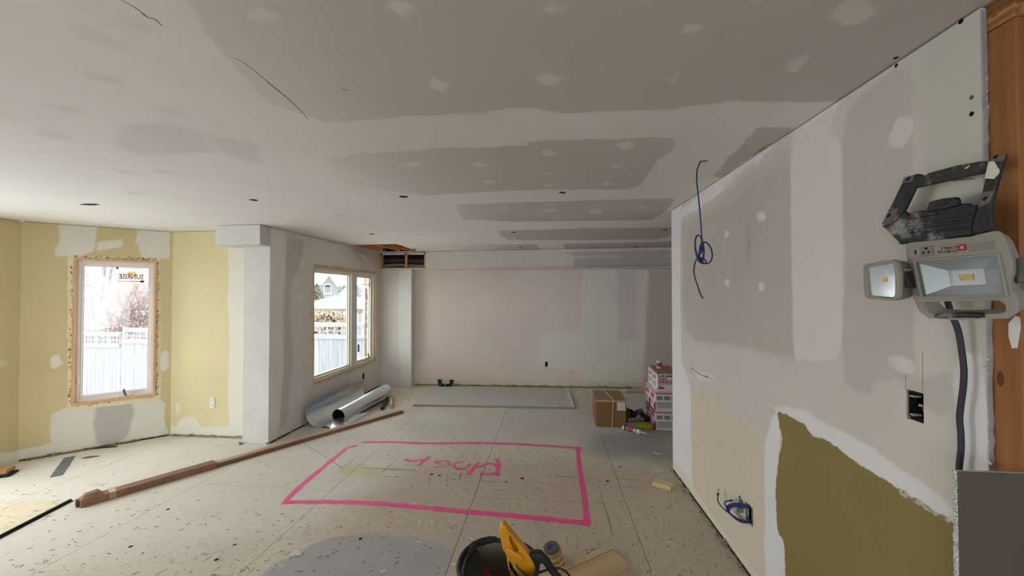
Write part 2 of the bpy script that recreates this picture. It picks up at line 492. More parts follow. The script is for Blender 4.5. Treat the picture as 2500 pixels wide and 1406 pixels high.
# ---- ceiling
CL = []
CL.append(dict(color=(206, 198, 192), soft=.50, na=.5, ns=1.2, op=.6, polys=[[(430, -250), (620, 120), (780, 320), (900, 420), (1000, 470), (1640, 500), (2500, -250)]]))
CL.append(dict(color=(182, 171, 165), fade=(-1.7, -.1), soft=.012, na=.07, ns=7, op=.75, var=.08, cs=1.2, polys=[
    [(300, -250), (500, 80), (650, 250), (800, 300), (1000, 285), (1100, 279), (1170, 276), (1230, 268), (1330, 262), (1335, 274), (1390, 277), (1500, 272), (1600, 268), (1650, 266), (1700, 258), (1760, 252), (1800, 248), (2000, 250), (2090, 243), (2460, -5), (2600, -250)],
    [(850, 378), (1000, 368), (1100, 361), (1200, 358), (1285, 354), (1290, 345), (1350, 342), (1560, 338), (1610, 333), (1651, 338), (1645, 365), (1600, 395), (1585, 420), (1560, 456), (1535, 462), (1300, 463), (1150, 470), (1040, 478), (850, 450), (800, 400)],
    [(1110, 500), (1300, 493), (1500, 487), (1645, 484), (1640, 500), (1620, 520), (1590, 537), (1400, 540), (1250, 541), (1130, 536)],
    [(1215, 563), (1420, 558), (1640, 555), (1640, 577), (1600, 584), (1400, 586), (1240, 586), (1222, 575)],
    [(1020, 599), (1310, 596), (1320, 610), (1020, 612)], [(1375, 595), (1640, 590), (1640, 610), (1380, 611)],
    [(1855, 308), (1945, 310), (1885, 350), (1800, 405), (1760, 436), (1740, 430), (1775, 388)]]))
CL.append(dict(color=(192, 189, 184), soft=.035, na=.05, ns=6, op=.34, polys=[dot(160, 266, 54, 10, 12), dot(306, 419, 30, 5, 8), dot(402, 419, 24, 6, 8), dot(820, 390, 20, 9), dot(323, 470, 28, 4), dot(415, 272, 34, 8, 14),
    dot(250, 190, 60, 9, 12), [(300, 305), (420, 304), (500, 330), (520, 372), (330, 380), (280, 350)], [(500, 330), (620, 345), (640, 400), (560, 385)], dot(130, 330, 50, 12, 14), dot(830, 525, 18, 3), dot(880, 540, 14, 3), dot(330, 60, 60, 24, 20), dot(230, 90, 70, 14, 25)]))
spots = [(640, 35, 48, 25, 8), (980, 25, 42, 26, 10), (1697, 67, 33, 20, -15), (2080, 28, 60, 32, -15), (1072, 208, 28, 20, 15), (1341, 195, 36, 17, 0), (1637, 188, 26, 15, -35),
         (1945, 152, 36, 18, -30), (1534, 354, 26, 10, -12), (1340, 374, 22, 9, 5), (1171, 402, 22, 7, 3), (1003, 401, 28, 7, 0), (1512, 403, 19, 7, -18), (1336, 424, 22, 3.6, 0), (1338, 453, 19, 3.6, 0),
         (1484, 449, 13, 5, 0), (1193, 443, 18, 5, 0), (1055, 452, 15, 3, 0), (1113, 507, 11, 3, 0), (1123, 516, 9, 2.6, 0), (1230, 507, 13, 3, 0), (1233, 514, 14, 2.6, 0), (1340, 498, 16, 2.6, 0),
         (1340, 514, 19, 6, 0), (1353, 532, 9, 2.6, 0), (1457, 501, 13, 3, 0), (1453, 516, 18, 7, 0), (1566, 506, 13, 3, 0)]
CL.append(dict(color=(222, 219, 212), soft=.010, na=.04, ns=16, op=.6, var=.1, cs=12, polys=[dot(*a) for a in spots] + [[(1311, -10), (1384, -10), (1382, 30), (1352, 22), (1313, 33)], [(2270, 12), (2330, 2), (2420, -10), (2400, 12)]]))
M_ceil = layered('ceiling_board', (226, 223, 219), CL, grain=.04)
hx0, hx1, hy0, hy1 = -3.03, -2.30, 5.76, 6.84        # cut-out beside the bulkhead
xs = sorted(set(list(np.linspace(-5.5, 3.7, 160)) + [hx0, hx1])); ys = sorted(set(list(np.linspace(-3.6, 7.3, 190)) + [hy0, hy1]))
nx, ny = len(xs), len(ys); vs = []; fs = []
for top in (0, .0127):
    vs += [(x, y, ceil_z(x) + top) for y in ys for x in xs]
def csolid(i, j):
    if not (0 <= i < nx - 1 and 0 <= j < ny - 1): return False
    cx, cy = (xs[i] + xs[i + 1]) / 2, (ys[j] + ys[j + 1]) / 2
    return not (hx0 < cx < hx1 and hy0 < cy < hy1)
for j in range(ny - 1):
    for i in range(nx - 1):
        if csolid(i, j):
            q = (j * nx + i, (j + 1) * nx + i, (j + 1) * nx + i + 1, j * nx + i + 1)
            fs.append(q); fs.append(tuple(k + nx * ny for k in q[::-1]))
            for (di, dj, e) in ((-1, 0, (0, 1)), (1, 0, (2, 3)), (0, -1, (3, 0)), (0, 1, (1, 2))):
                if not csolid(i + di, j + dj): fs.append((q[e[0]], q[e[1]], q[e[1]] + nx * ny, q[e[0]] + nx * ny))
me = bpy.data.meshes.new('ceiling'); me.from_pydata(vs, [], fs)
put_layers(me, np.array([(v[0], v[1]) for v in vs]), CL, lambda u, v: onceil(u, v)[:2])
me.materials.append(M_ceil)
ceiling = bpy.data.objects.new('ceiling', me); COL.objects.link(ceiling); ceiling['kind'] = 'structure'
# cracks along the taped joint, cable stubs
M_crack = mk('crack_line', (92, 88, 84), .95)
for k, (pl, w) in enumerate((([(298, 0), (335, 22), (360, 42), (378, 46), (394, 62)], .0028), ([(570, 140), (600, 156), (640, 188), (668, 212), (700, 238), (728, 264), (752, 290)], .0028), ([(1836, 380), (1872, 356), (1884, 350)], .006), ([(835, 215), (848, 222)], .004))):
    P = [onceil(u, v) - np.array([0, 0, .0008]) for u, v in pl]
    P = curve_pts(P, 6); ww = [w * (.5 + .5 * math.sin(math.pi * (i + 1) / (len(P) + 1))) for i in range(len(P))]
    o = ribbon(P, ww, (0, 0, 1), .35).build('crack', M_crack, ceiling, fix=False)
for (u, v, a, b) in ((218, 499, .085, .026), (619, 488, .03, .03), (985, 480, .035, .03), (1373, 470, .026, .024), (907, 571, .03, .03), (1254, 567, .03, .024), (1622, 561, .035, .025), (1270, 604, .03, .03), (1012, 606, .03, .03), (1551, 602, .03, .03)):
    p = onceil(u, v); n = 14; outer = []
    for k in range(n):
        t = 2 * math.pi * k / n; m = 1 + random.uniform(-.12, .12)
        outer.append((p[0] + a * m * math.cos(t), p[1] + b * m * math.sin(t), p[2] - .0015))
    h = MB().prism(outer, (0, 0, .0012)).build('cable_hole', M_hole, ceiling)
    MB().tube([(p[0] - a * .5, p[1], p[2] + .004), (p[0] + a * .2, p[1] - .005, p[2] - .007), (p[0] + a * .7, p[1], p[2] - .005)], .004, 6).build('cable_stub', M_crack, h)
# cut-out: joists and decking above the opening, torn vapour barrier hanging
M_joist = wood('joist_pine', (176, 112, 52), (214, 152, 86), axis=1, scale=.8)
cav = MB().box(-3.2, -2.0, 5.5, 7.3, 2.68, 2.70).build('ceiling_decking', M_joist, ceiling)
for x in (-2.275, -2.68, -3.0):
    MB().box(x - .019, x + .019, 5.52, 6.83, ceil_z(x) + .014, 2.68).build('joist', M_joist, ceiling)
MB().beam((-2.98, 5.80, 2.45), (-2.42, 6.80, 2.45), .04, .05).build('strapping', M_joist, ceiling)

# ---- right wall
RL = []
RL.append(dict(color=(186, 178, 168), soft=.06, na=.12, ns=3, op=.6, polys=[[(1663, 545), (1700, 522), (1760, 480), (1830, 420), (1885, 372), (1932, 350), (1932, 600), (1938, 870), (1900, 866), (1800, 842), (1700, 832), (1674, 805), (1663, 720)]]))
RL.append(dict(color=(186, 176, 168), soft=.014, na=.05, ns=9, op=.62, polys=[
    [(1670, 640), (1680, 560), (1720, 530), (1780, 500), (1850, 440), (1932, 400), (1932, 600), (1938, 868), (1900, 866), (1800, 842), (1700, 832), (1676, 805), (1668, 720)],
    [(2062, 262), (2120, 215), (2230, 140), (2226, 420), (2230, 800), (2240, 905), (2209, 933), (2193, 925), (2134, 929), (2126, 965), (2090, 957), (2059, 929), (2061, 890), (2054, 820), (2060, 700), (2057, 500), (2053, 355), (2064, 330)],
    [(2200, 935), (2330, 900), (2330, 1015), (2290, 1020), (2262, 1000), (2240, 980)]]))
RL.append(dict(color=(196, 196, 183), soft=.05, na=.08, ns=3, op=.9, polys=[[(2222, 120), (2440, -40), (2440, 1200), (2335, 1160), (2330, 900), (2268, 640), (2248, 420)]]))
RL.append(dict(color=BEIGE, soft=.02, na=.06, ns=5, op=.95, polys=[[(1686, 945), (1755, 972), (1775, 1012), (1822, 1035), (1862, 1085), (1868, 1200), (1866, 1500), (1800, 1390), (1692, 1215)]]))
RL.append(dict(color=(226, 225, 226), soft=.012, na=.045, ns=14, op=.9, polys=[
    [(1637, 500), (1663, 482), (1661, 700), (1664, 880), (1686, 945), (1690, 1190), (1712, 1270), (1640, 1160)],
    [(1663, 510), (1700, 478), (1760, 430), (1830, 388), (1890, 342), (1885, 362), (1862, 385), (1850, 410), (1832, 414), (1800, 436), (1782, 455), (1770, 462), (1740, 487), (1720, 494), (1705, 512), (1680, 520), (1664, 535)],
    [(1932, 322), (1990, 280), (2062, 236), (2062, 264), (2050, 276), (2032, 292), (2022, 306), (2030, 312)],
    [(1866, 1085), (1884, 1020), (1897, 1002), (1906, 1040), (1900, 1110), (1893, 1200), (1898, 1298), (1916, 1322), (1920, 1500), (1868, 1480)],
    [(1860, 985), (1960, 1000), (2120, 1090), (2220, 1160), (2325, 1230), (2330, 1290), (2230, 1218), (2120, 1150), (2010, 1078), (1985, 1060), (1940, 1022), (1897, 1001)],
    [(2330, 870), (2390, 860), (2418, 1000), (2424, 1160), (2345, 1160), (2335, 1020)],
    dot(1858, 528, 11, 12), dot(1775, 570, 6, 9), dot(1775, 690, 6, 10), dot(1860, 698, 8, 10)]))
RL.append(dict(color=(222, 214, 208), soft=.010, na=.03, ns=12, op=.85, polys=[
    [(1934, 322), (1960, 300), (2024, 300), (2030, 325), (2045, 338), (2054, 356), (2057, 500), (2060, 700), (2054, 830), (2040, 880), (1945, 880), (1938, 868), (1932, 600), (1930, 400)],
    [(2163, 335), (2195, 287), (2231, 283), (2226, 330), (2205, 358), (2170, 362)],
    [(2165, 872), (2200, 866), (2240, 890), (2232, 912), (2200, 910), (2170, 892)], [(1700, 905), (1745, 915), (1745, 935), (1700, 925)]]))
RL.append(dict(color=OLIVE, soft=.004, na=.035, ns=22, nd=8, op=1, var=.06, polys=[
    [(1897, 1001), (1910, 1008), (1940, 1022), (1965, 1035), (1970, 1048), (1985, 1065), (2002, 1070), (2012, 1072), (2045, 1090), (2090, 1130), (2140, 1160), (2180, 1182), (2230, 1215), (2270, 1238), (2320, 1268), (2345, 1290), (2350, 1600), (1922, 1600), (1918, 1400), (1914, 1320), (1898, 1299), (1893, 1200), (1900, 1120), (1908, 1090), (1909, 1062), (1900, 1030)]]))
RL.append(dict(color=(196, 190, 178), soft=.003, na=.06, ns=38, nd=8, op=.8, polys=[[(2180, 1178), (2230, 1205), (2320, 1262), (2328, 1282), (2270, 1248), (2230, 1224), (2180, 1192)]]))
RL.append(dict(color=(220, 214, 196), soft=.012, na=.05, ns=9, op=.85, polys=[[(1640, 1118), (1664, 1140), (1694, 1190), (1760, 1288), (1822, 1368), (1862, 1420), (1862, 1560), (1640, 1180)]]))
M_rw = layered('right_drywall', (206, 199, 191), RL, grain=.03)
def rect_open(W, quad):
    q = [W.sz(*p, 0) for p in quad]; s = sorted(a[0] for a in q); z = sorted(a[1] for a in q)
    return (sum(s[:2]) / 2, sum(s[2:]) / 2, sum(z[:2]) / 2, sum(z[2:]) / 2)
op_sw = rect_open(W_right, [(2212, 950), (2254, 960), (2256, 1033), (2213, 1022)])
op_lv = rect_open(W_right, [(1823, 1229), (1837, 1243), (1837, 1284), (1823, 1264)])
wall_right = W_right.build('wall_right', M_rw, RL, openings=[op_sw, op_lv], cell=.028, thick=.013, top=.006)
# the same partition behind the board: studs, plate and far face
M_mudw = mk('compound_white', MUD_W, .9, var=.04)
wall_right_far = MB().box(1.178, 1.29, 3.845, 3.86, 0, ceil_z(1.2) - .006).build('wall_right_end', M_mudw); wall_right_far['kind'] = 'structure'
wrb = MB().box(1.285, 1.298, yw0, 3.86, 0, ceil_z(1.29) - .006).build('wall_right_rear', M_mudw); wrb['kind'] = 'structure'

# ---- wall with the two-part window
def openpx(W, TL, TR, BR, BL):
    q = [W.sz(*p) for p in (TL, TR, BR, BL)]
    return ((q[0][0] + q[3][0]) / 2, (q[1][0] + q[2][0]) / 2, (q[2][1] + q[3][1]) / 2, (q[0][1] + q[1][1]) / 2)
op2 = openpx(W_left, (763, 648), (918, 667), (916, 880), (761, 940))
op1 = openpx(W_bay, (178, 629), (382, 637), (381, 965), (175, 991))
print('openings', op1, op2, W_bay.L, W_left.L)
LL = []
LL.append(dict(color=(206, 199, 194), soft=.04, na=.06, ns=6, op=.8, polys=[[(698, 582), (743, 584), (739, 622), (728, 660), (713, 690), (708, 760), (716, 860), (708, 960), (700, 1040), (678, 1050), (690, 900), (695, 700)]]))
LL.append(dict(color=(233, 228, 223), soft=.03, na=.06, ns=6, op=.7, polys=[[(780, 585), (850, 608), (915, 640), (918, 662), (760, 642), (758, 600)], [(760, 950), (845, 915), (850, 985), (740, 1010)]]))
LL.append(dict(color=(238, 236, 230), soft=.02, na=.05, ns=8, op=.85, polys=[[(635, 545), (700, 566), (697, 640), (690, 760), (692, 900), (680, 1060), (660, 1085), (655, 560)], [(852, 912), (882, 900), (882, 960), (852, 975)],
    dot(733, 723, 7, 9), dot(735, 810, 6, 7), dot(732, 888, 5, 8), dot(738, 645, 6, 7), dot(731, 955, 8, 14), [(700, 566), (760, 588), (840, 600), (842, 612), (780, 600), (745, 590)]]))
M_lw = layered('window_wall_drywall', (228, 222, 217), LL, grain=.04)
wall_left = W_left.build('wall_left', M_lw, LL, openings=[op2], cell=.05)
# ---- bay walls
def c1(x, y): return (x / 2.008, 480 + y / 2.008)
BL_ = []
BL_.append(dict(color=(222, 219, 209), soft=.012, na=.05, ns=12, op=.92, polys=[
    [c1(*p) for p in ((288, 100), (478, 120), (470, 215), (452, 275), (350, 295), (262, 295), (290, 220))], [c1(*p) for p in ((478, 222), (600, 208), (605, 245), (482, 265))],
    [c1(*p) for p in ((680, 150), (832, 160), (832, 305), (700, 300), (664, 225))], [c1(*p) for p in ((250, 1065), (335, 1030), (470, 1012), (765, 978), (812, 1015), (806, 1110), (832, 1170), (340, 1290), (270, 1260), (243, 1170))],
    dot(*c1(45, 510), 10, 18, 0), dot(*c1(272, 810), 14, 20, 20), dot(*c1(22, 820), 14, 13), dot(*c1(806, 812), 12, 26), [c1(*p) for p in ((-200, 1330), (0, 1265), (250, 1210), (270, 1300), (0, 1400), (-200, 1450))]]))
BL_.append(dict(color=(178, 176, 170), soft=.02, na=.05, ns=6, op=.85, polys=[[c1(*p) for p in ((470, 1012), (645, 995), (660, 1060), (622, 1180), (560, 1215), (470, 1215), (458, 1110))]]))
BL_.append(dict(color=(226, 216, 184), soft=.004, na=.03, ns=30, op=1, polys=[[(165, 622), (392, 630), (392, 978), (165, 1002)]]))
M_bay = layered('yellow_bay_wall', TAN, BL_, grain=.05)
wall_bay = W_bay.build('wall_bay', M_bay, BL_, openings=[op1], cell=.03)
RT = []
RT.append(dict(color=(220, 217, 206), soft=.012, na=.05, ns=12, op=.9, polys=[[c1(*p) for p in ((1112, 150), (1240, 150), (1240, 1260), (1118, 1260), (1122, 1100), (1118, 900), (1126, 700), (1116, 500), (1122, 350))],
    dot(*c1(873, 1036), 6, 19), [c1(*p) for p in ((870, 1135), (880, 1095), (910, 1072), (960, 1085), (990, 1135))], [c1(*p) for p in ((780, 1124), (1130, 1130), (1130, 1260), (780, 1260))], dot(*c1(1068, 521), 3, 3)]))
M_ret = layered('yellow_return_wall', (212, 201, 158), RT, grain=.05)
wall_ret = W_ret.build('wall_bay_return', M_ret, RT, cell=.04)
SL = [dict(color=(226, 221, 203), soft=.02, na=.05, ns=10, polys=[[(-60, 1100), (0, 1110), (50, 1096), (60, 1200), (-60, 1250)], dot(10, 740, 10, 16), dot(0, 885, 18, 14)])]
M_side = layered('yellow_side_wall', TAN, SL, grain=.05)
patio = (3.5 + 1.15, 3.5 + 2.75, .02, 2.12)
rearwin = (.9, 2.1, .7, 2.05)
wall_side = W_side.build('wall_side', M_side, SL, openings=[patio], cell=.08)
# ---- post with the boxed beam end above it
def slab(name, x0, x1, y0, y1, z0, z1, mat, bev=.002):
    o = MB().box(x0, x1, y0, y1, z0, z1).build(name, mat, bevel=bev); o['kind'] = 'structure'; return o
M_post = mk('post_board', (206, 205, 199), .9, var=.05, vs=3)
z_bh = ony(633, 597, 3.95)[2]
slab('wall_post', -3.40, -3.088, 4.10, 4.25, 0, z_bh, M_post)
slab('wall_post_beam', -3.605, -3.087, 3.94, 4.25, z_bh, ceil_z(-3.3) - .004, M_post)
# ---- back: chase, wall, bulkhead
KL = []
def c3(x, y): return (980 + x / 2.604, 560 + y / 2.604)
KL.append(dict(color=(222, 220, 211), soft=.015, na=.06, ns=10, op=.85, polys=[[c3(*p) for p in ((1155, 250), (1570, 250), (1575, 360), (1552, 560), (1548, 700), (1540, 900), (1530, 1010), (1130, 1010), (1120, 890), (960, 886), (855, 835), (866, 760), (872, 690), (940, 663), (1136, 662), (1150, 430))],
    [c3(*p) for p in ((1660, 790), (1690, 770), (1800, 770), (1800, 850), (1660, 860))]]))
KL.append(dict(color=(210, 203, 196), soft=.05, na=.05, ns=5, op=.8, polys=[[c3(*p) for p in ((1370, 250), (1500, 250), (1490, 700), (1380, 700))]]))
KL.append(dict(color=(216, 205, 182), soft=.01, na=.04, ns=9, op=.9, polys=[[c3(*p) for p in ((60, 955), (1130, 965), (1560, 975), (1900, 985), (1900, 1080), (60, 1040))]]))
KL.append(dict(color=(186, 172, 165), soft=.05, na=.06, ns=5, op=.7, polys=[[c3(*p) for p in ((1572, 250), (1900, 250), (1900, 1000), (1540, 1000), (1552, 700))]]))
M_bw = layered('back_drywall', (222, 206, 198), KL, grain=.05)
wall_back = W_back.build('wall_back', M_bw, KL, cell=.04)
HL = [dict(color=(218, 217, 210), soft=.02, na=.04, ns=8, op=.9, polys=[[(975, 640), (1020, 640), (1020, 960), (980, 960), (972, 800)]])]
M_ch = layered('chase_drywall', (206, 202, 195), HL, grain=.04)
zb = ony(1300, 654, 6.84)[2]
W_chase.build('wall_chase', M_ch, HL, z1=zb - .014, cell=.05, thick=.013)
W_chase_side.build('wall_chase_side', M_ch, HL, z1=zb - .014, cell=.05, thick=.013)
bx0 = ony(1039, 630, 6.84)[0]
UL = [dict(color=(176, 168, 162), soft=.012, na=.05, ns=9, op=.7, polys=[[(1340, 612), (1640, 610), (1640, 624), (1575, 630), (1500, 621), (1420, 622), (1360, 618)], [(1400, 630), (1640, 626), (1640, 652), (1400, 653)]])]
M_blk = layered('bulkhead_board', (210, 207, 199), UL, grain=.03)
W_blk = Wall((bx0, 6.84), (3.6, 6.99), -1)
W_blk.build('wall_bulkhead', M_blk, UL, z0=zb, cell=.05, thick=.013)
slab('wall_bulkhead_soffit', -3.03, 3.6, 6.842, 7.18, zb - .013, zb, M_post, 0)
# open end of the bulkhead: framing, pipes
bf = empty('bulkhead_framing', (-2.6, 6.86, zb), label='open stud framing of the ceiling bulkhead with pipes inside above the chase', cat='framing')
for x in (-3.01, ony(992, 630, 6.86)[0], bx0 - .01):
    MB().box(x - .019 if x > -3 else x - .019, x + .019, 6.845, 6.90, zb + .004, 2.395).build('stud', M_pine_y, bf, bevel=.002, world=True)
MB().box(-3.03, bx0, 6.845, 6.90, 2.365, 2.40).build('top_plate', M_gyp, bf, world=True)
MB().box(-3.03, bx0, 6.845, 6.90, zb + .001, zb + .02).build('bottom_plate', M_pine, bf, world=True)
M_pipe = mk('copper_dark', (120, 74, 66), .5, .3); M_wh = mk('grey_wrap', (150, 150, 150), .8)
for k, (z, r, m) in enumerate(((zb + .16, .012, M_pipe), (zb + .13, .012, M_pipe), (zb + .19, .008, M_black), (zb + .06, .03, M_wh), (zb + .10, .01, M_black))):
    MB().tube(curve_pts([(-3.0, 6.95, z), (-2.7, 6.94 + .01 * k, z + .015), (-2.4, 6.95, z - .01), (-2.0, 6.96, z)], 5), r, 8).build('pipe', m, bf, world=True, smooth=True)
MB().box(-3.03, -2.0, 7.0, 7.02, zb, 2.40).build('cavity_back', M_dark, bf, world=True)
# ---- unseen remainder of the room
M_plain = mk('plain_drywall', (190, 182, 175), .9, var=.04)
W_rear = Wall((3.6, -3.5), (XS0 - .10, -3.5), -1)
W_rear.build('wall_rear', M_plain, [], openings=[(1.8, 3.2, .7, 2.1), (5.0, 7.0, .5, 2.1)], cell=.6)  # openings added behind the camera to even out the daylight
Wall((3.6, 7.19), (3.6, -3.5), -1).build('wall_far_right', M_plain, [], openings=[], cell=.6)
portal('portal_patio', (XS0 - .2, 1.95, 1.07), (0, -math.pi / 2, 0), 2.1, 1.65)
portal('portal_rear', (3.6 - 6.0, -3.62, 1.3), (math.pi / 2, 0, 0), 2.0, 1.6)
portal('portal_rear_right', (3.6 - 2.5, -3.62, 1.4), (math.pi / 2, 0, 0), 1.4, 1.4)
slab('roof', -5.55, 3.8, -3.7, 7.4, 2.72, 2.85, M_dark, 0)  # unseen slab added to stop sky light leaking into the ceiling cut-out
for i, q in enumerate(((-5.55, -5.42, -3.7, 3.7), (-5.55, 3.8, 7.3, 7.4), (3.7, 3.8, -3.7, 7.4), (-5.55, 3.8, -3.7, -3.6), (-3.2, -3.1, 4.2, 7.3))): slab('trim_%d' % (i + 1), *q, 2.46, 2.72, M_dark, 0)  # unseen strips added below the slab, closing its sides against sky light
wp = W_left.pt((op2[0] + op2[1]) / 2, (op2[2] + op2[3]) / 2, -.13); portal('portal_left', wp, (0, -math.pi / 2, 0), op2[3] - op2[2], op2[1] - op2[0])
wp = W_bay.pt((op1[0] + op1[1]) / 2, (op1[2] + op1[3]) / 2, -.13); portal('portal_bay', wp, (math.pi / 2, 0, math.radians(180 + 45)), op1[1] - op1[0], op1[3] - op1[2])
# stud at the open end of the right wall
M_studR = wood('weathered_stud', (128, 80, 42), (160, 108, 62), axis=2, scale=.7)
es = empty('wall_end_stud', (1.24, 1.04, 0), label='bare orange pine stud at the near end of the right wall', cat='stud')
MB().box(1.197, 1.285, ys0, yw0 + .012, 0, 2.375).build('stud', M_studR, es, bevel=.003, world=True)
MB().box(1.1965, 1.285, ys0 + .002, yw0 + .012, 2.377, 2.414).build('bottom_plate_of_header', wood('rough_header', (110, 72, 36), (190, 140, 80), axis=1, scale=2), es, bevel=.002, world=True)
MB().box(1.1955, 1.285, ys0 + .001, yw0 + .012, 2.414, 2.452).build('top_plate', wood('rough_header_dark', (100, 64, 30), (160, 112, 60), axis=1, scale=2), es, bevel=.002, world=True)

# ================================================================ WINDOWS
M_glass = bpy.data.materials.new('window_glass'); M_glass.use_nodes = True
_t = M_glass.node_tree; _n = _t.nodes; _n.clear()
_o = _n.new('ShaderNodeOutputMaterial'); _mx = _n.new('ShaderNodeMixShader'); _tr = _n.new('ShaderNodeBsdfTransparent'); _gl = _n.new('ShaderNodeBsdfGlossy'); _fr = _n.new('ShaderNodeFresnel')
_gl.inputs['Roughness'].default_value = .02; _fr.inputs[0].default_value = 1.45; _tr.inputs[0].default_value = (.95, .97, .97, 1)
_gm = _n.new('ShaderNodeNewGeometry'); _sb = _n.new('ShaderNodeMath'); _sb.operation = 'SUBTRACT'; _sb.inputs[0].default_value = 1; _ml = _n.new('ShaderNodeMath'); _ml.operation = 'MULTIPLY'
_t.links.new(_gm.outputs['Backfacing'], _sb.inputs[1]); _t.links.new(_fr.outputs[0], _ml.inputs[0]); _t.links.new(_sb.outputs[0], _ml.inputs[1]); _t.links.new(_ml.outputs[0], _mx.inputs[0]); _t.links.new(_tr.outputs[0], _mx.inputs[1]); _t.links.new(_gl.outputs[0], _mx.inputs[2]); _t.links.new(_mx.outputs[0], _o.inputs[0])
M_jamb = wood('window_jamb_wood', (196, 150, 110), (222, 184, 140), axis=2, scale=2)
M_vinyl = mk('window_vinyl', (228, 221, 216), .4, var=.03)
M_gask = mk('window_gasket', (90, 92, 98), .6)
M_paperw = mk('sticker_paper', (236, 238, 240), .7, var=.03)
M_ink = mk('sticker_ink', (24, 24, 30), .7)
M_orange = mk('sticker_orange', (232, 176, 96), .7)
M_cream = mk('sticker_cream', (244, 230, 202), .7, var=.03)
M_redp = mk('sticker_red', (206, 130, 96), .7)

for m_, a_ in ((M_paperw, .5), (M_cream, .62), (M_redp, .6), (M_orange, .65)):
    n_ = m_.node_tree.nodes; b_ = n_['Principled BSDF']; tr_ = n_.new('ShaderNodeBsdfTranslucent'); ad_ = n_.new('ShaderNodeMixShader'); ad_.inputs[0].default_value = .6
    b_.inputs['Alpha'].default_value = a_
    c_ = [l for l in b_.inputs['Base Color'].links][0].from_socket; m_.node_tree.links.new(c_, tr_.inputs[0])
    m_.node_tree.links.new(b_.outputs[0], ad_.inputs[1]); m_.node_tree.links.new(tr_.outputs[0], ad_.inputs[2])
    tp_ = n_.new('ShaderNodeBsdfTransparent'); m2_ = n_.new('ShaderNodeMixShader'); m2_.inputs[0].default_value = a_; b_.inputs['Alpha'].default_value = 1
    m_.node_tree.links.new(tp_.outputs[0], m2_.inputs[1]); m_.node_tree.links.new(ad_.outputs[0], m2_.inputs[2]); m_.node_tree.links.new(m2_.outputs[0], n_['Material Output'].inputs[0])
def rectloop(W, s0, s1, z0, z1, off): return [W.pt(s0, z0, off), W.pt(s1, z0, off), W.pt(s1, z1, off), W.pt(s0, z1, off)]
def frame(W, s0, s1, z0, z1, w, o0, o1, name, mat, parent, bevel=.002):
    ww = w if isinstance(w, tuple) else (w, w, w, w)      # left, right, bottom, top
    return MB().ring(rectloop(W, s0, s1, z0, z1, o0), rectloop(W, s0 + ww[0], s1 - ww[1], z0 + ww[2], z1 - ww[3], o0), W.n3 * (o1 - o0)).build(name, mat, parent, bevel=bevel)
def foam(W, op, parent, n, seed, sides=(1, 1, 1, 1)):
    r = random.Random(seed); mb = MB(); mb2 = MB(); s0, s1, z0, z1 = op
    for k in range(n):
        sd = r.choices((0, 1, 2, 3), sides)[0]
        if sd == 0: s, z = s0 - r.uniform(0, .022), r.uniform(z0, z1)
        elif sd == 1: s, z = s1 + r.uniform(0, .022), r.uniform(z0, z1)
        elif sd == 2: s, z = r.uniform(s0, s1), z0 - r.uniform(0, .02)
        else: s, z = r.uniform(s0, s1), z1 + r.uniform(0, .03)
        (mb if r.random() < .7 else mb2).blob(W.pt(s, z, .001), r.uniform(.004, .009), 1, .35, (1, 1, 1) if sd > 1 else (.8, .8, 1.4), k)
    mb.build('spray_foam', M_foam, parent, smooth=True)['kind'] = 'stuff'
    mb2.build('brown_foam', M_brownfoam, parent, smooth=True)['kind'] = 'stuff'
def sticker(W, s0, s1, z0, z1, off, mat, parent, name='sticker'):
    return MB().prism(rectloop(W, s0, s1, z0, z1, off), W.n3 * .0006).build(name, mat, parent)
def Mwall(W, s, z, off, mirror=False):
    p = W.pt(s, z, off); d = W.d
    # seen from the room the wall runs from a to b left to right
    return basis(p, (d[0], d[1], 0), (0, 0, 1)) if not mirror else basis(p, (-d[0], -d[1], 0), (0, 0, 1))

# ---- window_1: tall casement in the bay
w1 = empty('window_1'); w1['kind'] = 'structure'
s0, s1, z0, z1 = op1
frame(W_bay, s0, s1, z0, z1, .024, -.10, .016, 'jamb', M_jamb, w1)
frame(W_bay, s0 + .022, s1 - .022, z0 + .022, z1 - .022, .030, -.10, -.020, 'frame', M_vinyl, w1)
gs0, gz1 = W_bay.sz(205, 645, -.05); gs1, gz0 = W_bay.sz(360, 955, -.05)
frame(W_bay, s0 + .050, s1 - .050, z0 + .050, z1 - .050, (gs0 - s0 - .05, s1 - .05 - gs1, max(.04, gz0 - z0 - .05), max(.03, z1 - .05 - gz1)), -.085, -.035, 'sash', M_vinyl, w1)
g0, g1, h0, h1 = gs0, gs1, z0 + .05 + max(.04, gz0 - z0 - .05), z1 - .05 - max(.03, z1 - .05 - gz1)
frame(W_bay, g0 - .003, g1 + .003, h0 - .003, h1 + .003, .006, -.062, -.056, 'gasket', M_gask, w1, 0)
MB().prism(rectloop(W_bay, g0 - .006, g1 + .006, h0 - .006, h1 + .006, -.066), W_bay.n3 * .003).build('glass', M_glass, w1)
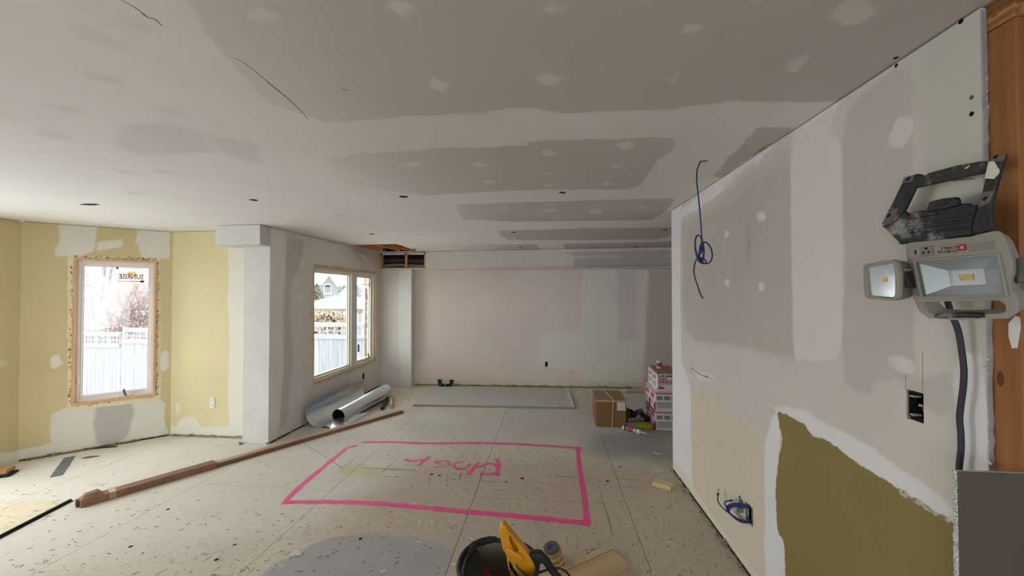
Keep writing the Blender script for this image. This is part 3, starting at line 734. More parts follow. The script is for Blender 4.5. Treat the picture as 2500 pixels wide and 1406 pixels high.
# stickers on the outer face, so the lettering reads backwards from the room
def b1(x, y): return W_bay.sz(150 + x / 3.516, 610 + y / 3.516, -.068)
qa = b1(195, 140); qb = b1(315, 345)
st = sticker(W_bay, qa[0], qb[0], qb[1], qa[1], -.0685, M_paperw, w1)
for k in range(15):
    y = 150 + k * 13; wd = (100, 20, 60, 90, 40)[k % 5]
    a = b1(205, y); b = b1(205 + wd, y + 4)
    sticker(W_bay, a[0], b[0], b[1], a[1], -.0678, M_ink if k % 4 == 0 else M_gask, st, 'printed_line')
qa = b1(470, 150); qb = b1(728, 292)
st = sticker(W_bay, qa[0], qb[0], qb[1], qa[1], -.0685, M_cream, w1)
qa = b1(480, 262); qb = b1(712, 280); sticker(W_bay, qa[0], qb[0], qb[1], qa[1], -.0678, M_redp, st, 'printed_bar')
qa = b1(678, 262); qb = b1(708, 280); sticker(W_bay, qa[0], qb[0], qb[1], qa[1], -.0670, M_ink, st, 'printed_mark')
qa = b1(570, 156); qb = b1(700, 164)
for k in range(8):
    t = k / 8; sticker(W_bay, qa[0] + (qb[0] - qa[0]) * t, qa[0] + (qb[0] - qa[0]) * (t + .08), qb[1], qa[1], -.0678, M_ink, st, 'printed_line')
c = b1(603, 216); sun = []
for k in range(13):
    a = math.pi * k / 12; sun.append(W_bay.pt(c[0] + .042 * math.cos(a), c[1] + .042 * math.sin(a), -.0677))
sb = MB().prism(sun, W_bay.n3 * .0005)
for k in range(9):
    a = math.pi * (k + .5) / 9; r0, r1 = .047, .075 + .015 * (k % 2); dd = .07
    sb.prism([W_bay.pt(c[0] + r0 * math.cos(a - dd), c[1] + r0 * math.sin(a - dd), -.0677), W_bay.pt(c[0] + r0 * math.cos(a + dd), c[1] + r0 * math.sin(a + dd), -.0677), W_bay.pt(c[0] + r1 * math.cos(a), c[1] + r1 * math.sin(a), -.0677)], W_bay.n3 * .0005)
sb.build('printed_sun', M_orange, st)
qa = b1(705, 252); qb = b1(493, 222)
o = text('SUNRISE', .080, M_ink, st, Mwall(W_bay, qa[0], qa[1], -.0672, True)); bpy.context.view_layer.update(); o.matrix_local = o.matrix_local @ Matrix.Diagonal((abs(qa[0] - qb[0]) / max(o.dimensions.x, .01), 1, 1, 1))
qa = b1(470, 140); qb = b1(490, 165); sticker(W_bay, qa[0], qb[0], qb[1], qa[1], -.0675, M_gask, w1, 'corner_mark')
qa = b1(190, 122); qb = b1(215, 137); sticker(W_bay, qa[0], qb[0], qb[1], qa[1], -.0675, M_ink, w1, 'corner_mark')
# crank and latch
def crank(W, s, z, off, parent, k=1.0):
    b = MB().prism([W.pt(s - .09 * k, z - .016, off), W.pt(s + .09 * k, z - .016, off), W.pt(s + .08 * k, z + .016, off), W.pt(s - .08 * k, z + .016, off)], W.n3 * .03).build('crank_housing', M_vinyl, parent, bevel=.004)
    MB().tube([W.pt(s + .035 * k, z + .005, off + .03), W.pt(s + .032 * k, z + .01, off + .05), W.pt(s + .022 * k, z + .055, off + .045), W.pt(s + .018 * k, z + .075, off + .04)], [.008, .008, .010, .012], 8).build('crank_handle', M_gask, b, smooth=True)
q = W_bay.sz(297, 966, -.03); crank(W_bay, q[0], q[1], -.036, w1)
q = W_bay.sz(192, 930, -.03); MB().prism(rectloop(W_bay, q[0] - .018, q[0] + .012, q[1] - .045, q[1] + .045, -.036), W_bay.n3 * .02).build('sash_lock', M_vinyl, w1, bevel=.004)
foam(W_bay, op1, w1, 260, 5, (3, 3, .6, 3))

# ---- window_2: fixed light and casement
w2 = empty('window_2'); w2['kind'] = 'structure'
s0, s1, z0, z1 = op2
frame(W_left, s0, s1, z0, z1, .026, -.11, .014, 'jamb', wood('window_buck', (206, 176, 130), (228, 200, 152), axis=2, scale=2), w2)
M_wf = mk('white_window_wood', (226, 222, 212), .5, var=.04)
frame(W_left, s0 + .024, s1 - .024, z0 + .024, z1 - .024, .034, -.11, -.010, 'frame', M_wf, w2)
m0 = W_left.sz(858, 760, -.02)[0]; m1 = W_left.sz(871, 760, -.02)[0]
MB().prism(rectloop(W_left, m0, m1, z0 + .05, z1 - .05, -.105), W_left.n3 * .09).build('mullion', M_wf, w2, bevel=.003)
def sash(a, b, w, name):
    f = frame(W_left, a, b, z0 + .056, z1 - .056, w, -.095, -.045, name, M_wf, w2)
    frame(W_left, a + w - .004, b - w + .004, z0 + .052 + w, z1 - .052 - w, .006, -.075, -.069, 'gasket', M_gask, f, 0)
    MB().prism(rectloop(W_left, a + w - .006, b - w + .006, z0 + .05 + w, z1 - .05 - w, -.078), W_left.n3 * .003).build('glass', M_glass, f)
    return f
fx = sash(s0 + .056, m0 + .002, .026, 'fixed_sash'); cs = sash(m1 - .002, s1 - .056, .042, 'casement_sash')
def b2(x, y): return W_left.sz(740 + x / 3.8, 580 + y / 3.8, -.08)
qa = b2(548, 355); qb = b2(612, 468)
st = sticker(W_left, qa[0], qb[0], qb[1], qa[1], -.0805, M_cream, cs)
c = ((qa[0] + qb[0]) / 2, (qa[1] * .62 + qb[1] * .38)); sb = MB(); R = abs(qb[0] - qa[0]) * .28
pts = []
for k in range(16):
    a = 2 * math.pi * k / 16; r = R if k % 2 == 0 else R * .55; pts.append(W_left.pt(c[0] + r * math.cos(a), c[1] + r * .8 * math.sin(a), -.0798))
MB().prism(pts, W_left.n3 * .0005).build('printed_sun', M_orange, st)
o = text('SUNRISE', .05, M_ink, st, Mwall(W_left, qb[0] - .01, qb[1] + .045, -.0795, True)); bpy.context.view_layer.update(); o.matrix_local = o.matrix_local @ Matrix.Diagonal(((abs(qa[0] - qb[0]) - .02) / max(o.dimensions.x, .01), 1, 1, 1))
for (x0, y0, x1, y1) in ((552, 362, 606, 368), (556, 448, 606, 452), (556, 455, 600, 459), (552, 372, 575, 376)):
    a = b2(x0, y0); b = b2(x1, y1); sticker(W_left, a[0], b[0], b[1], a[1], -.0797, M_ink, st, 'printed_line')
q = W_left.sz(893, 876, -.03); crank(W_left, q[0], q[1] + .01, -.04, w2, .9)
q = W_left.sz(877, 850, -.02); MB().prism(rectloop(W_left, q[0] - .012, q[0] + .012, q[1] - .06, q[1] + .06, -.046), W_left.n3 * .025).build('sash_lock', M_gask, w2, bevel=.004)
foam(W_left, op2, w2, 170, 9, (.5, .6, 1.2, 4))

# ================================================================ OUTSIDE
M_snow = mk('snow_cover', (225, 228, 232), .85, var=.05, vs=2, bump=.3, bs=6)
gr = MB().box(-60, 40, -30, 80, -1.95, -1.75).build('snow_ground', M_snow); tag(gr, kind='structure')
M_cedar = wood('weathered_cedar', (106, 105, 104), (134, 133, 131), axis=2, scale=.8, rough=.9)
M_cedarx = wood('weathered_rail', (112, 111, 109), (136, 135, 133), axis=0, scale=.8, rough=.9)
FY = 10.8
def fence(xa, xb, ztop, label):
    root = empty('garden_fence', (xa, FY, -1.75), label=label, cat='fence', group=None)
    x = xa + .06
    zbd = ztop - .40
    while x < xb - .06:
        MB().box(x, x + .136, FY, FY + .02, -1.72, zbd + random.uniform(-.004, .004)).build('board', M_cedar, root, world=True); x += .142
    for (a, b) in ((zbd - .04, zbd + .09), (ztop - .09, ztop)):
        MB().box(xa, xb, FY - .03, FY + .05, a, b).build('rail', M_cedarx, root, world=True)
    MB().box(xa, xb, FY - .005, FY + .025, ztop - .225, ztop - .195).build('lattice_rail', M_cedarx, root, world=True)
    n = int((xb - xa) / .21)
    for k in range(n):
        xx = xa + (k + .5) * (xb - xa) / n
        MB().box(xx - .022, xx + .022, FY - .01, FY + .03, zbd + .09, ztop - .09).build('lattice_slat', M_cedar, root, world=True)
    MB().box(xa - .06, xa + .06, FY - .004, FY + .07, -1.75, ztop + .05).build('post', M_cedar, root, bevel=.006, world=True)
    MB().box(xa, xb, FY - .04, FY + .06, ztop, ztop + .03).build('snow_cap', M_snow, root, bevel=.012, world=True)
zA = ony(240, 813, FY)[2]; zB = ony(330, 803, FY)[2]; zC = ony(800, 790, FY)[2]; xs_ = ony(294, 800, FY)[0]
fence(-16.4, xs_, zA, 'grey cedar fence with lattice top, lower left section seen through the bay window')
fence(xs_ + .13, -10.2, zB, 'grey cedar fence with lattice top, taller right section seen through the bay window')
fence(-7.8, -3.6, zC, 'grey cedar fence with lattice top seen through the two-part window')
# tree behind the fence
M_bark = mk('pale_bark', (136, 133, 126), .95, var=.3, vs=6, bump=.8, bs=14)
M_twig = mk('pinkish_twigs', (116, 98, 90), .9, var=.2)
tr = empty('bare_tree', (-15.0, 13.2, -1.75), label='large pale forked tree trunk behind the fence outside the bay window', cat='tree')
def T(u, v, y=13.2): return ony(150 + u / 3.516, 610 + v / 3.516, y)
def trunk(pts, r, name='trunk'): return MB().tube(curve_pts([T(*p) for p in pts], 5), [r[0] + (r[1] - r[0]) * i / ((len(pts) - 1) * 5) for i in range((len(pts) - 1) * 5 + 1)], 12).build(name, M_bark, tr, smooth=True, world=True)
trunk([(350, 900), (358, 700), (372, 600), (395, 520), (390, 420)], (.20, .16))
trunk([(372, 620), (345, 500), (345, 380), (365, 260), (350, 120), (330, -60)], (.17, .11), 'limb')
trunk([(390, 560), (430, 420), (450, 300), (480, 150), (520, -60)], (.15, .08), 'limb')
trunk([(390, 440), (400, 330), (410, 200), (430, 60), (420, -80)], (.13, .06), 'limb')
def brush(name, label, pts, y, n, L, r, mat, seed, up=.5):
    root = empty(name, tuple(pts[0]), label=label, cat='shrub'); rr = random.Random(seed); mb = MB()
    for k in range(n):
        b = np.array(pts[rr.randrange(len(pts))]) + np.array([rr.uniform(-.3, .3), rr.uniform(-.2, .2), rr.uniform(-.1, .1)])
        d = np.array([rr.uniform(-1, 1), rr.uniform(-.4, .4), rr.uniform(up - .8, up + .8)]); d /= np.linalg.norm(d); l = L * rr.uniform(.4, 1)
        c_ = b + d * l * .5 + np.array([rr.uniform(-.1, .1), 0, rr.uniform(-.1, .1)]) * L; e_ = b + d * l
        mb.tube([b, c_, e_], [r, r * .7, r * .3], 4, False)
        for q in range(2):
            d2 = d + np.array([rr.uniform(-.8, .8), rr.uniform(-.3, .3), rr.uniform(-.6, .6)]); mb.tube([c_, c_ + d2 * l * .35], [r * .5, r * .2], 4, False)
    for p in pts[::2]: mb.tube([(p[0], y, -1.75), (p[0] + .1, y, (p[2] - 1.15) / 2), tuple(p)], [r * 1.6, r * 1.3, r], 5, False)
    o = mb.build('twigs', mat, root, fix=False, world=True); o['kind'] = 'stuff'
brush('bare_shrub', 'tangled bare pinkish shrub right of the pale tree outside the bay window', [T(x, y, 12.4) for x, y in ((560, 640), (620, 600), (700, 640), (640, 520), (720, 520), (660, 690), (580, 700), (500, 680), (450, 690))], 12.4, 170, 1.1, .012, M_twig, 3)
brush('bare_shrub', 'thin arching bare branches left of the pale tree outside the bay window', [T(x, y, 14.2) for x, y in ((230, 540), (210, 480), (280, 560), (500, 480), (560, 420), (640, 380))], 14.2, 50, 1.5, .011, M_twig, 8, .3)
# brick house behind
M_brick = mk('pale_red_brick', (130, 108, 104), .9, var=.12, vs=20)
M_slate = mk('house_window_dark', (96, 100, 106), .3); M_trimw = mk('house_trim_white', (214, 214, 212), .7)
bh = empty('brick_house', (-26, 24, -1.75), label='pinkish red brick house far behind the fence outside the bay window', cat='house')
a = ony(150, 700, 24); b = ony(420, 700, 24); top = ony(250, 665, 24)[2] + 2.2
MB().box(a[0] - 8, b[0] + 1.5, 24, 30, -1.75, top).build('wall', M_brick, bh, world=True)
for (x0, y0, x1, y1) in ((228, 520, 285, 590), (475, 515, 535, 555), (655, 530, 700, 580)):
    p = ony(150 + x0 / 3.516, 610 + y1 / 3.516, 23.97); q = ony(150 + x1 / 3.516, 610 + y0 / 3.516, 23.97)
    f = MB().box(p[0] - .1, q[0] + .1, 23.93, 24.0, p[2] - .1, q[2] + .1).build('window', M_trimw, bh, world=True)
    MB().box(p[0], q[0], 23.90, 23.93, p[2], q[2]).build('pane', M_slate, f, world=True)
p = ony(185, 789, 23.9); q = ony(245, 780, 23.9)
for k, (y0, y1, m) in enumerate(((600, 612, M_slate), (612, 640, M_trimw), (640, 652, M_slate), (652, 690, M_trimw))):
    z_0 = ony(200, 610 + y1 / 3.516, 20)[2]; z_1 = ony(200, 610 + y0 / 3.516, 20)[2]
    if k == 0: deck = empty('porch_rail', (-23, 20, -1.75), label='low dark porch railing in front of the brick house outside the bay window', cat='railing')
    MB().box(-26, ony(242, 780, 20)[0], 20, 20.06, z_0, z_1).build('rail', m, deck, world=True)
# gabled house through the other window
M_stucco = mk('pale_stucco', (116, 113, 106), .9, var=.04)
def H(x, y, d): return ony(740 + x / 3.8, 580 + y / 3.8, d)
gh = empty('gabled_house', (-16, 34, -1.75), label='cream gabled house with arched window and red chimney far outside', cat='house')
pts = [H(-60, 800, 34), H(400, 800, 34), H(345, 460, 34), H(245, 335, 34), H(165, 435, 34), H(-60, 435, 34)]
MB().prism(pts, (0, 6, 0)).build('wall', M_stucco, gh, world=True)
for (p, q) in (((345, 465), (245, 330)), ((155, 445), (245, 330))):
    a_, b_ = H(*p, 33.8), H(*q, 33.8)
    MB().beam(a_ + np.array([0, 3, .12]), b_ + np.array([0, 3, .12]), 6.6, .22, up=(0, 0, 1)).build('roof', M_snow, gh, world=True)
MB().prism([H(-60, 440, 33.9), H(165, 440, 33.9), H(235, 345, 36), H(80, 290, 38), H(-60, 290, 38)], (0, .1, .1)).build('roof', M_snow, gh, world=True)
a_, b_ = H(258, 400, 36), H(300, 325, 36)
ch = MB().box(a_[0], b_[0], 36, 37.2, a_[2], b_[2]).build('chimney', M_brick, gh, bevel=.03, world=True)
def arch(x0, x1, y0, y1, d):
    cxp = (x0 + x1) / 2; r = (x1 - x0) / 2; o = [H(x0, y1, d), H(x1, y1, d)]
    for k in range(9):
        t = math.pi * k / 8; o.append(H(cxp + r * math.cos(t), y0 + r - r * math.sin(t), d))
    return o
f = MB().prism(arch(193, 262, 422, 525, 33.9), (0, .08, 0)).build('arched_window', M_trimw, gh, world=True)
for (x0, x1) in ((201, 214), (220, 236), (242, 254)):
    p, q = H(x0, 512, 33.86), H(x1, 455, 33.86); MB().box(p[0], q[0], 33.84, 33.9, p[2], q[2]).build('pane', M_slate, f, world=True)
MB().prism(arch(200, 255, 430, 447, 33.88), (0, .04, 0)).build('pane', M_slate, f, world=True)
for (x0, y0, x1, y1) in ((98, 455, 130, 510),):
    p, q = H(x0, y1, 33.9), H(x1, y0, 33.9); MB().box(p[0], q[0], 33.88, 33.96, p[2], q[2]).build('window', M_slate, gh, world=True)
# gazebo with snowy hipped roof
gz = empty('garden_gazebo', (-9.0, 17, -1.75), label='garden gazebo with a snow covered hipped roof behind the fence outside', cat='gazebo')
ap = H(398, 535, 17); e0 = H(105, 645, 17); e1 = H(700, 650, 17)
zE = e0[2]; cxg, cyg = ap[0], 17.0; hw = abs(cxg - e0[0])
for (qa_, qb_) in (((-1, -1), (1, -1)), ((1, -1), (1, 1)), ((1, 1), (-1, 1)), ((-1, 1), (-1, -1))):
    A_ = np.array([cxg + hw * qa_[0], cyg + hw * qa_[1], zE]); B_ = np.array([cxg + hw * qb_[0], cyg + hw * qb_[1], zE]); Cc = np.array([cxg, cyg, ap[2]])
    MB().prism([A_, B_, Cc], (0, 0, .07)).build('roof_panel', M_snow, gz, world=True)
M_seam = mk('gazebo_ridge', (110, 112, 114), .7)
for q in ((-1, -1), (1, -1), (-.35, -1), (.3, -1)):
    MB().tube([(cxg + hw * q[0], cyg + hw * q[1], zE + .09), (cxg, cyg, ap[2] + .09)], .02, 5).build('ridge', M_seam, gz, world=True)
MB().box(cxg - hw, cxg + hw, cyg - hw, cyg - hw + .1, zE - .16, zE).build('fascia', mk('gazebo_brown', (104, 88, 80), .8), gz, world=True)
MB().lathe([(hw * .22, 0), (hw * .22, .12), (0, .42)], 4, (cxg, cyg, ap[2] - .05)).build('cupola_roof', M_snow, gz, world=True)
for q in ((-.92, -.92), (.92, -.92), (-.92, .92), (.92, .92)):
    MB().box(cxg + hw * q[0] - .07, cxg + hw * q[0] + .07, cyg + hw * q[1] - .07, cyg + hw * q[1] + .07, -1.75, zE - .1).build('post', M_cedar, gz, world=True)
def leafy(name, label, c0, size, n, mat, seed, trunkmat=None):
    root = empty(name, (c0[0], c0[1], -1.75), label=label, cat='shrub'); rr = random.Random(seed); mb = MB()
    for k in range(n):
        z = rr.random(); w = (1 - z) if 'conical' in label else 1
        p = (c0[0] + rr.uniform(-1, 1) * size[0] * w, c0[1] + rr.uniform(-1, 1) * size[1] * w, c0[2] + z * size[2])
        s_ = rr.uniform(.05, .11); d = Vector((rr.uniform(-1, 1), rr.uniform(-1, 1), rr.uniform(-1, 1))).normalized(); e = d.orthogonal() * s_ * .5; d = d * s_
        q = Vector(p); mb.add([q - d, q + e, q + d, q - e], [(0, 1, 2, 3)])
    o = mb.build('foliage', mat, root, fix=False, world=True); o['kind'] = 'stuff'
    MB().box(c0[0] - .05, c0[0] + .05, c0[1] - .05, c0[1] + .05, -1.75, c0[2] + size[2] * .5).build('stem', M_bark, root, world=True)
M_hedge = mk('winter_hedge', (150, 132, 110), .95, var=.35, vs=10); M_ever = mk('evergreen', (96, 100, 84), .95, var=.3, vs=12)
h0_ = H(85, 790, 14); h1_ = H(400, 690, 14)
leafy('winter_hedge', 'brown winter hedge between the fence and the gazebo outside', ((h0_[0] + h1_[0]) / 2, 14, h0_[2] - .6), ((h1_[0] - h0_[0]) / 2, .4, h1_[2] - h0_[2] + .6), 3400, M_hedge, 4)
e_ = H(128, 640, 22); e2 = H(135, 450, 22); leafy('evergreen_shrub', 'dark green conical evergreen beside the gabled house outside', (e_[0], 22, e_[2] - .8), (1.05, .7, e2[2] - e_[2] + .9), 1500, M_ever, 6)
e_ = H(400, 560, 30); e2 = H(400, 420, 30); leafy('distant_shrub', 'grey green leafy bush at the right side of the gabled house', (e_[0] + .3, 30, e_[2]), (.8, .6, (e2[2] - e_[2]) * .8), 700, mk('grey_green', (110, 116, 112), .95, var=.2), 7)
# reddish post close to the casement with a foam bead
pr = empty('porch_post', tuple(H(585, 800, 8.2) * (1, 1, 0) + (0, 0, -1.75)), label='pinkish red post with a yellow foam bead just outside the casement sash', cat='post')
p, q = H(570, 1130, 8.2), H(598, 440, 8.2)
MB().box(p[0], q[0], 8.2, 8.32, -1.75, q[2]).build('post', mk('red_post', (112, 82, 76), .8), pr, bevel=.006, world=True)
mb = MB(); r_ = random.Random(2)
for k in range(40):
    t = k / 40; pz = p[2] + (q[2] - p[2]) * t; mb.blob((q[0] + r_.uniform(-.005, .03), 8.2, pz), .03 * r_.uniform(.7, 1.2), 1, .3, (1, 1, 1.5), k)
mb.build('foam_bead', mk('bead_foam', (150, 140, 108), .9), pr, smooth=True, world=True)
for k, (x, y0) in enumerate(((408, 745), (415, 880))):
    p = H(x - 22, 930, 12.2); q = H(x + 22, 720, 12.2)
    if k == 0:
        rp = empty('brick_pillar', (p[0], 12.2, -1.75), label='reddish garden pillar with snowy cap at the right of the hedge outside', cat='pillar')
        MB().box(p[0], q[0], 12.2, 12.5, -1.75, q[2]).build('shaft', M_brick, rp, world=True)
        MB().box(p[0] - .05, q[0] + .05, 12.15, 12.55, q[2], q[2] + .1).build('cap', M_snow, rp, bevel=.02, world=True)

# ================================================================ FLOOR MARKINGS
sp = NT('pink_spray_paint')
at = sp.node('ShaderNodeAttribute', attribute_name='paint')
n = sp.noise(160, 3, .7); n2 = sp.noise(9, 4)
al = sp.math('ADD', at.outputs['Fac'], sp.math('MULTIPLY', sp.math('SUBTRACT', n, .5), .7))
al = sp.math('ADD', al, sp.math('MULTIPLY', sp.math('SUBTRACT', n2, .5), .5))
mr = sp.node('ShaderNodeMapRange', interpolation_type='SMOOTHSTEP'); mr.inputs['From Min'].default_value = .15; mr.inputs['From Max'].default_value = 1.0; sp.link(al, mr.inputs['Value'])
al = sp.math('MULTIPLY', mr.outputs[0], sp.math('GREATER_THAN', at.outputs['Fac'], .01))
sp.link(sp.math('MULTIPLY', al, 1.0), sp.b.inputs['Alpha'])
M_pink = sp.fin(sp.ramp(n2, [(.3, lin((255, 92, 160))), (.7, lin((255, 76, 158)))]), .6, 0, .3)
def c5(x, y): return onz(650 + x / 2.941, 1050 + y / 2.941, .0006)
def spray(strokes, name, label=None):
    mb = MB(); dens = []
    for z_, (pts, w, d) in enumerate(strokes):
        P = curve_pts([c5(*p) for p in pts], 8); m = len(P)
        offs = (-1, -.55, 0, .55, 1); k0 = len(mb.v); vs = []
        for i, p in enumerate(P):
            t = P[min(i + 1, m - 1)] - P[max(i - 1, 0)]; sd = np.array([-t[1], t[0], 0]); sd /= max(np.linalg.norm(sd), 1e-9)
            ww = (w[0] + (w[1] - w[0]) * i / (m - 1)) * .5
            en = 0.0 if i in (0, m - 1) else (.75 if i in (1, m - 2) else 1)
            for o_, dd in zip(offs, (0, .5, 1, .5, 0)):
                vs.append(p + sd * ww * o_ + np.array([0, 0, .00015 * z_])); dens.append(dd * d * en)
        mb.add(vs, [(i * 5 + k, i * 5 + k + 1, i * 5 + k + 6, i * 5 + k + 5) for i in range(m - 1) for k in range(4)])
    o = mb.build(name, M_pink, floor, fix=False)
    a = o.data.attributes.new('paint', 'FLOAT', 'POINT'); a.data.foreach_set('value', np.array(dens, np.float32))
    return o
spray([([(672, 88), (800, 86), (940, 87), (1150, 95), (1500, 92), (1800, 100), (2050, 115), (2262, 130)], (.085, .10), .95),
       ([(2240, 122), (2240, 170), (2250, 260), (2262, 340), (2285, 480), (2297, 600), (2312, 680)], (.075, .08), .95),
       ([(95, 520), (300, 516), (560, 518), (850, 530), (1150, 558), (1500, 592), (1850, 622), (2050, 642), (2335, 672)], (.10, .105), .95),
       ([(662, 112), (590, 124), (530, 168), (450, 232), (330, 332), (230, 420), (120, 525)], (.085, .095), .9),
       ([(2225, 125), (2270, 130)], (.12, .1), 1), ([(2270, 660), (2335, 675)], (.13, .09), 1)], 'spray_paint_outline')
spray([([(1660, 196), (1664, 260), (1658, 335)], (.075, .075), .9), ([(1528, 310), (1600, 314), (1680, 306)], (.09, .1), .9), ([(1508, 275), (1560, 250), (1610, 240), (1650, 252), (1692, 258)], (.07, .08), .85),
       ([(1448, 328), (1490, 268), (1530, 226)], (.08, .06), .85),
       ([(1465, 235), (1440, 268), (1385, 282), (1348, 258), (1372, 232), (1425, 226)], (.06, .06), .75), ([(1365, 276), (1415, 276)], (.08, .07), .8),
       ([(1190, 263), (1260, 264), (1322, 244), (1290, 222), (1215, 228), (1262, 250)], (.06, .06), .7),
       ([(1182, 186), (1130, 222), (1080, 266)], (.075, .05), .85), ([(990, 208), (1045, 222), (1135, 210)], (.085, .05), .8)], 'spray_paint_word')
# saw cuts, patch outlines and scratches in the sheets
M_cut = mk('saw_cut', (84, 72, 62), .95)
cuts = [[(545, 268), (655, 197), (940, 205), (835, 300)], [(275, 100), (480, 225), (545, 275)], [(690, 270), (830, 278), (1010, 288)], [(875, 275), (1075, 288)], [(840, 330), (965, 336)], [(1165, 395), (1175, 335)], [(1290, 365), (1305, 310)], [(1310, 345), (1380, 360), (1400, 310)],
        [(1320, 310), (1440, 325), (1435, 290)], [(1530, 370), (1545, 310)], [(1545, 365), (1735, 372)], [(2070, 332), (2240, 338)], [(1560, 60), (1530, 95)]]
for c in cuts: ribbon([c5(*p) + (0, 0, .0002) for p in c], .0042, (0, 0, 1), .5).build('saw_cut', M_cut, floor, fix=False)
def c6(x, y): return onz(1380 + x / 4.3125, 1080 + y / 4.3125, .0008)
for c in ([(520, 385), (780, 395)], [(545, 468), (640, 472), (850, 482), (815, 450)]):
    ribbon([c6(*p) for p in c], .0042, (0, 0, 1), .5).build('saw_cut', M_cut, floor, fix=False)
ribbon([c6(*p) for p in [(350, 450), (400, 640), (450, 780), (500, 980)]], .007, (0, 0, 1), .6).build('saw_cut', mk('scrape', (140, 124, 110), .95), floor, fix=False)
for (x, y, r) in ((1188, 317, .014), (1246, 325, .013), (1838, 346, .016), (2450, 367, .014), (1722, 370, .01), (2540, 262, .011)):
    p = c5(x, y); MB().lathe([(0, .0004), (r, .0005), (r, .0001)], 12, p).build('drill_hole', M_hole, floor)
for (u, v) in ((573, 1330), (528, 1366), (410, 1243), (319, 1334), (880, 1315)):
    p = onz(u, v, .0006); MB().lathe([(0, .0004), (.012, .0005), (.012, .0001)], 10, p).build('drill_hole', M_hole, floor)
# chips, splinters and staples all over the floor
rr = random.Random(21)
def chips(n, name, mat, lo, hi, asp, region, lift=.0015):
    mb = MB()
    for k in range(n):
        u, v = region(rr)
        if v < 930: continue
        p = onz(u, v); 
        if not (-5.2 < p[0] < 1.15 or p[1] > 4.0) or p[1] > 6.9 or p[1] > 4.1 and p[0] < -2.9: continue
        if p[0] - p[1] < -8.6 or p[0] < -4.95: continue
        L = rr.uniform(lo, hi); w = L * rr.uniform(*asp); a = rr.gauss(.1, .5) + (0 if rr.random() < .8 else 1.4); ca, sa = math.cos(a), math.sin(a); t = rr.uniform(.0003, lift)
        q = [(-L, -w * .4, 0), (L * .8, -w, 0), (L, w * .3, 0), (-L * .7, w, 0)]
        vs = [(p[0] + x * ca - y * sa, p[1] + x * sa + y * ca, .0006) for x, y, _ in q]; vs += [(x, y, z + t) for x, y, z in vs]
        mb.add(vs, [(4, 5, 6, 7), (0, 1, 5, 4), (1, 2, 6, 5), (2, 3, 7, 6), (3, 0, 4, 7)])
    o = mb.build(name, mat, None, fix=False); return o
reg = lambda r: (r.uniform(-40, 1850), 930 + 480 * r.random() ** .8)
o = chips(800, 'floor_debris', mk('dark_splinters', (112, 100, 88), .9), .005, .017, (.08, .25), reg); tag(o, 'dark splinters and staple legs scattered over the subfloor', 'debris', kind='stuff')
o = chips(260, 'floor_debris', mk('pale_splinters', (226, 220, 208), .9), .005, .022, (.1, .4), reg); tag(o, 'pale plaster and wood chips scattered over the subfloor', 'debris', kind='stuff')
for (u, v, L, w, a, m, lb) in ((222, 1116, .07, .03, .5, 1, 'brown scrap lying on the floor under the bay window'), (240, 1181, .09, .02, .1, 0, 'white curled scrap on the floor between the bay and the long batten'),
        (1605, 1107, .05, .012, -.6, 0, 'thin white sliver on the grey floor left of the corner of the right wall'), (1610, 1150, .05, .03, 0, 0, 'white plaster crumb on the floor behind the pine offcut'),
        (535, 1088, .05, .03, 0, 0, 'pale plaster flake on the floor left of the post'), (723, 1352, .04, .03, 0, 0, 'pale crumb on the grey stain of the floor')):
    p = onz(u, v); M_ = Matrix.Translation(Vector((p[0], p[1], .001))) @ Matrix.Rotation(a, 4, 'Z')
    q = [M_ @ Vector(x) for x in ((-L, -w * .3, 0), (-L * .2, -w, 0), (L, -w * .2, 0), (L * .6, w * .6, 0), (-L * .5, w, 0))]
    tag(MB().prism(q, (0, 0, .004)).build('floor_scrap', M_gyp if m == 0 else M_brownfoam), lb, 'scrap')

# ================================================================ FLOOR THINGS
# ---- long batten with a brown sleeve at its near end
p0, p1 = onz(196, 1241), onz(985, 1008)
L = float(np.linalg.norm(p1 - p0)); az = math.atan2(p1[1] - p0[1], p1[0] - p0[0])
bt = empty('long_batten', tuple(p0), az, 'very long brown wooden batten lying diagonally across the floor in front of the post', 'batten')
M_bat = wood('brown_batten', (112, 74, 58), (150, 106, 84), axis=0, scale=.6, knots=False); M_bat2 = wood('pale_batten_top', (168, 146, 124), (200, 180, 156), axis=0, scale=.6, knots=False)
M_card = mk('brown_sleeve', (142, 106, 82), .8, var=.15, vs=14)
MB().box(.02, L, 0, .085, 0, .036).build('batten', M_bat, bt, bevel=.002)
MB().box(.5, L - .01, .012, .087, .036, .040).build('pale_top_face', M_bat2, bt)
sl = MB().box(0, .88, -.004, .094, .0, .056).build('card_sleeve', M_card, bt, bevel=.003)
MB().box(.16, .20, -.006, .096, .001, .058).build('tape_band', mk('tape_brown', (168, 138, 112), .5), sl, bevel=.001)
MB().prism([(.0, .0, .056), (.13, 0, .057), (.10, .03, .085), (.03, .04, .075)], (0, .05, .004)).build('torn_flap', M_card, sl)
MB().box(-.02, .02, .03, .088, .004, .05).build('sleeve_end', mk('sleeve_dark', (96, 72, 58), .9), sl, bevel=.002)

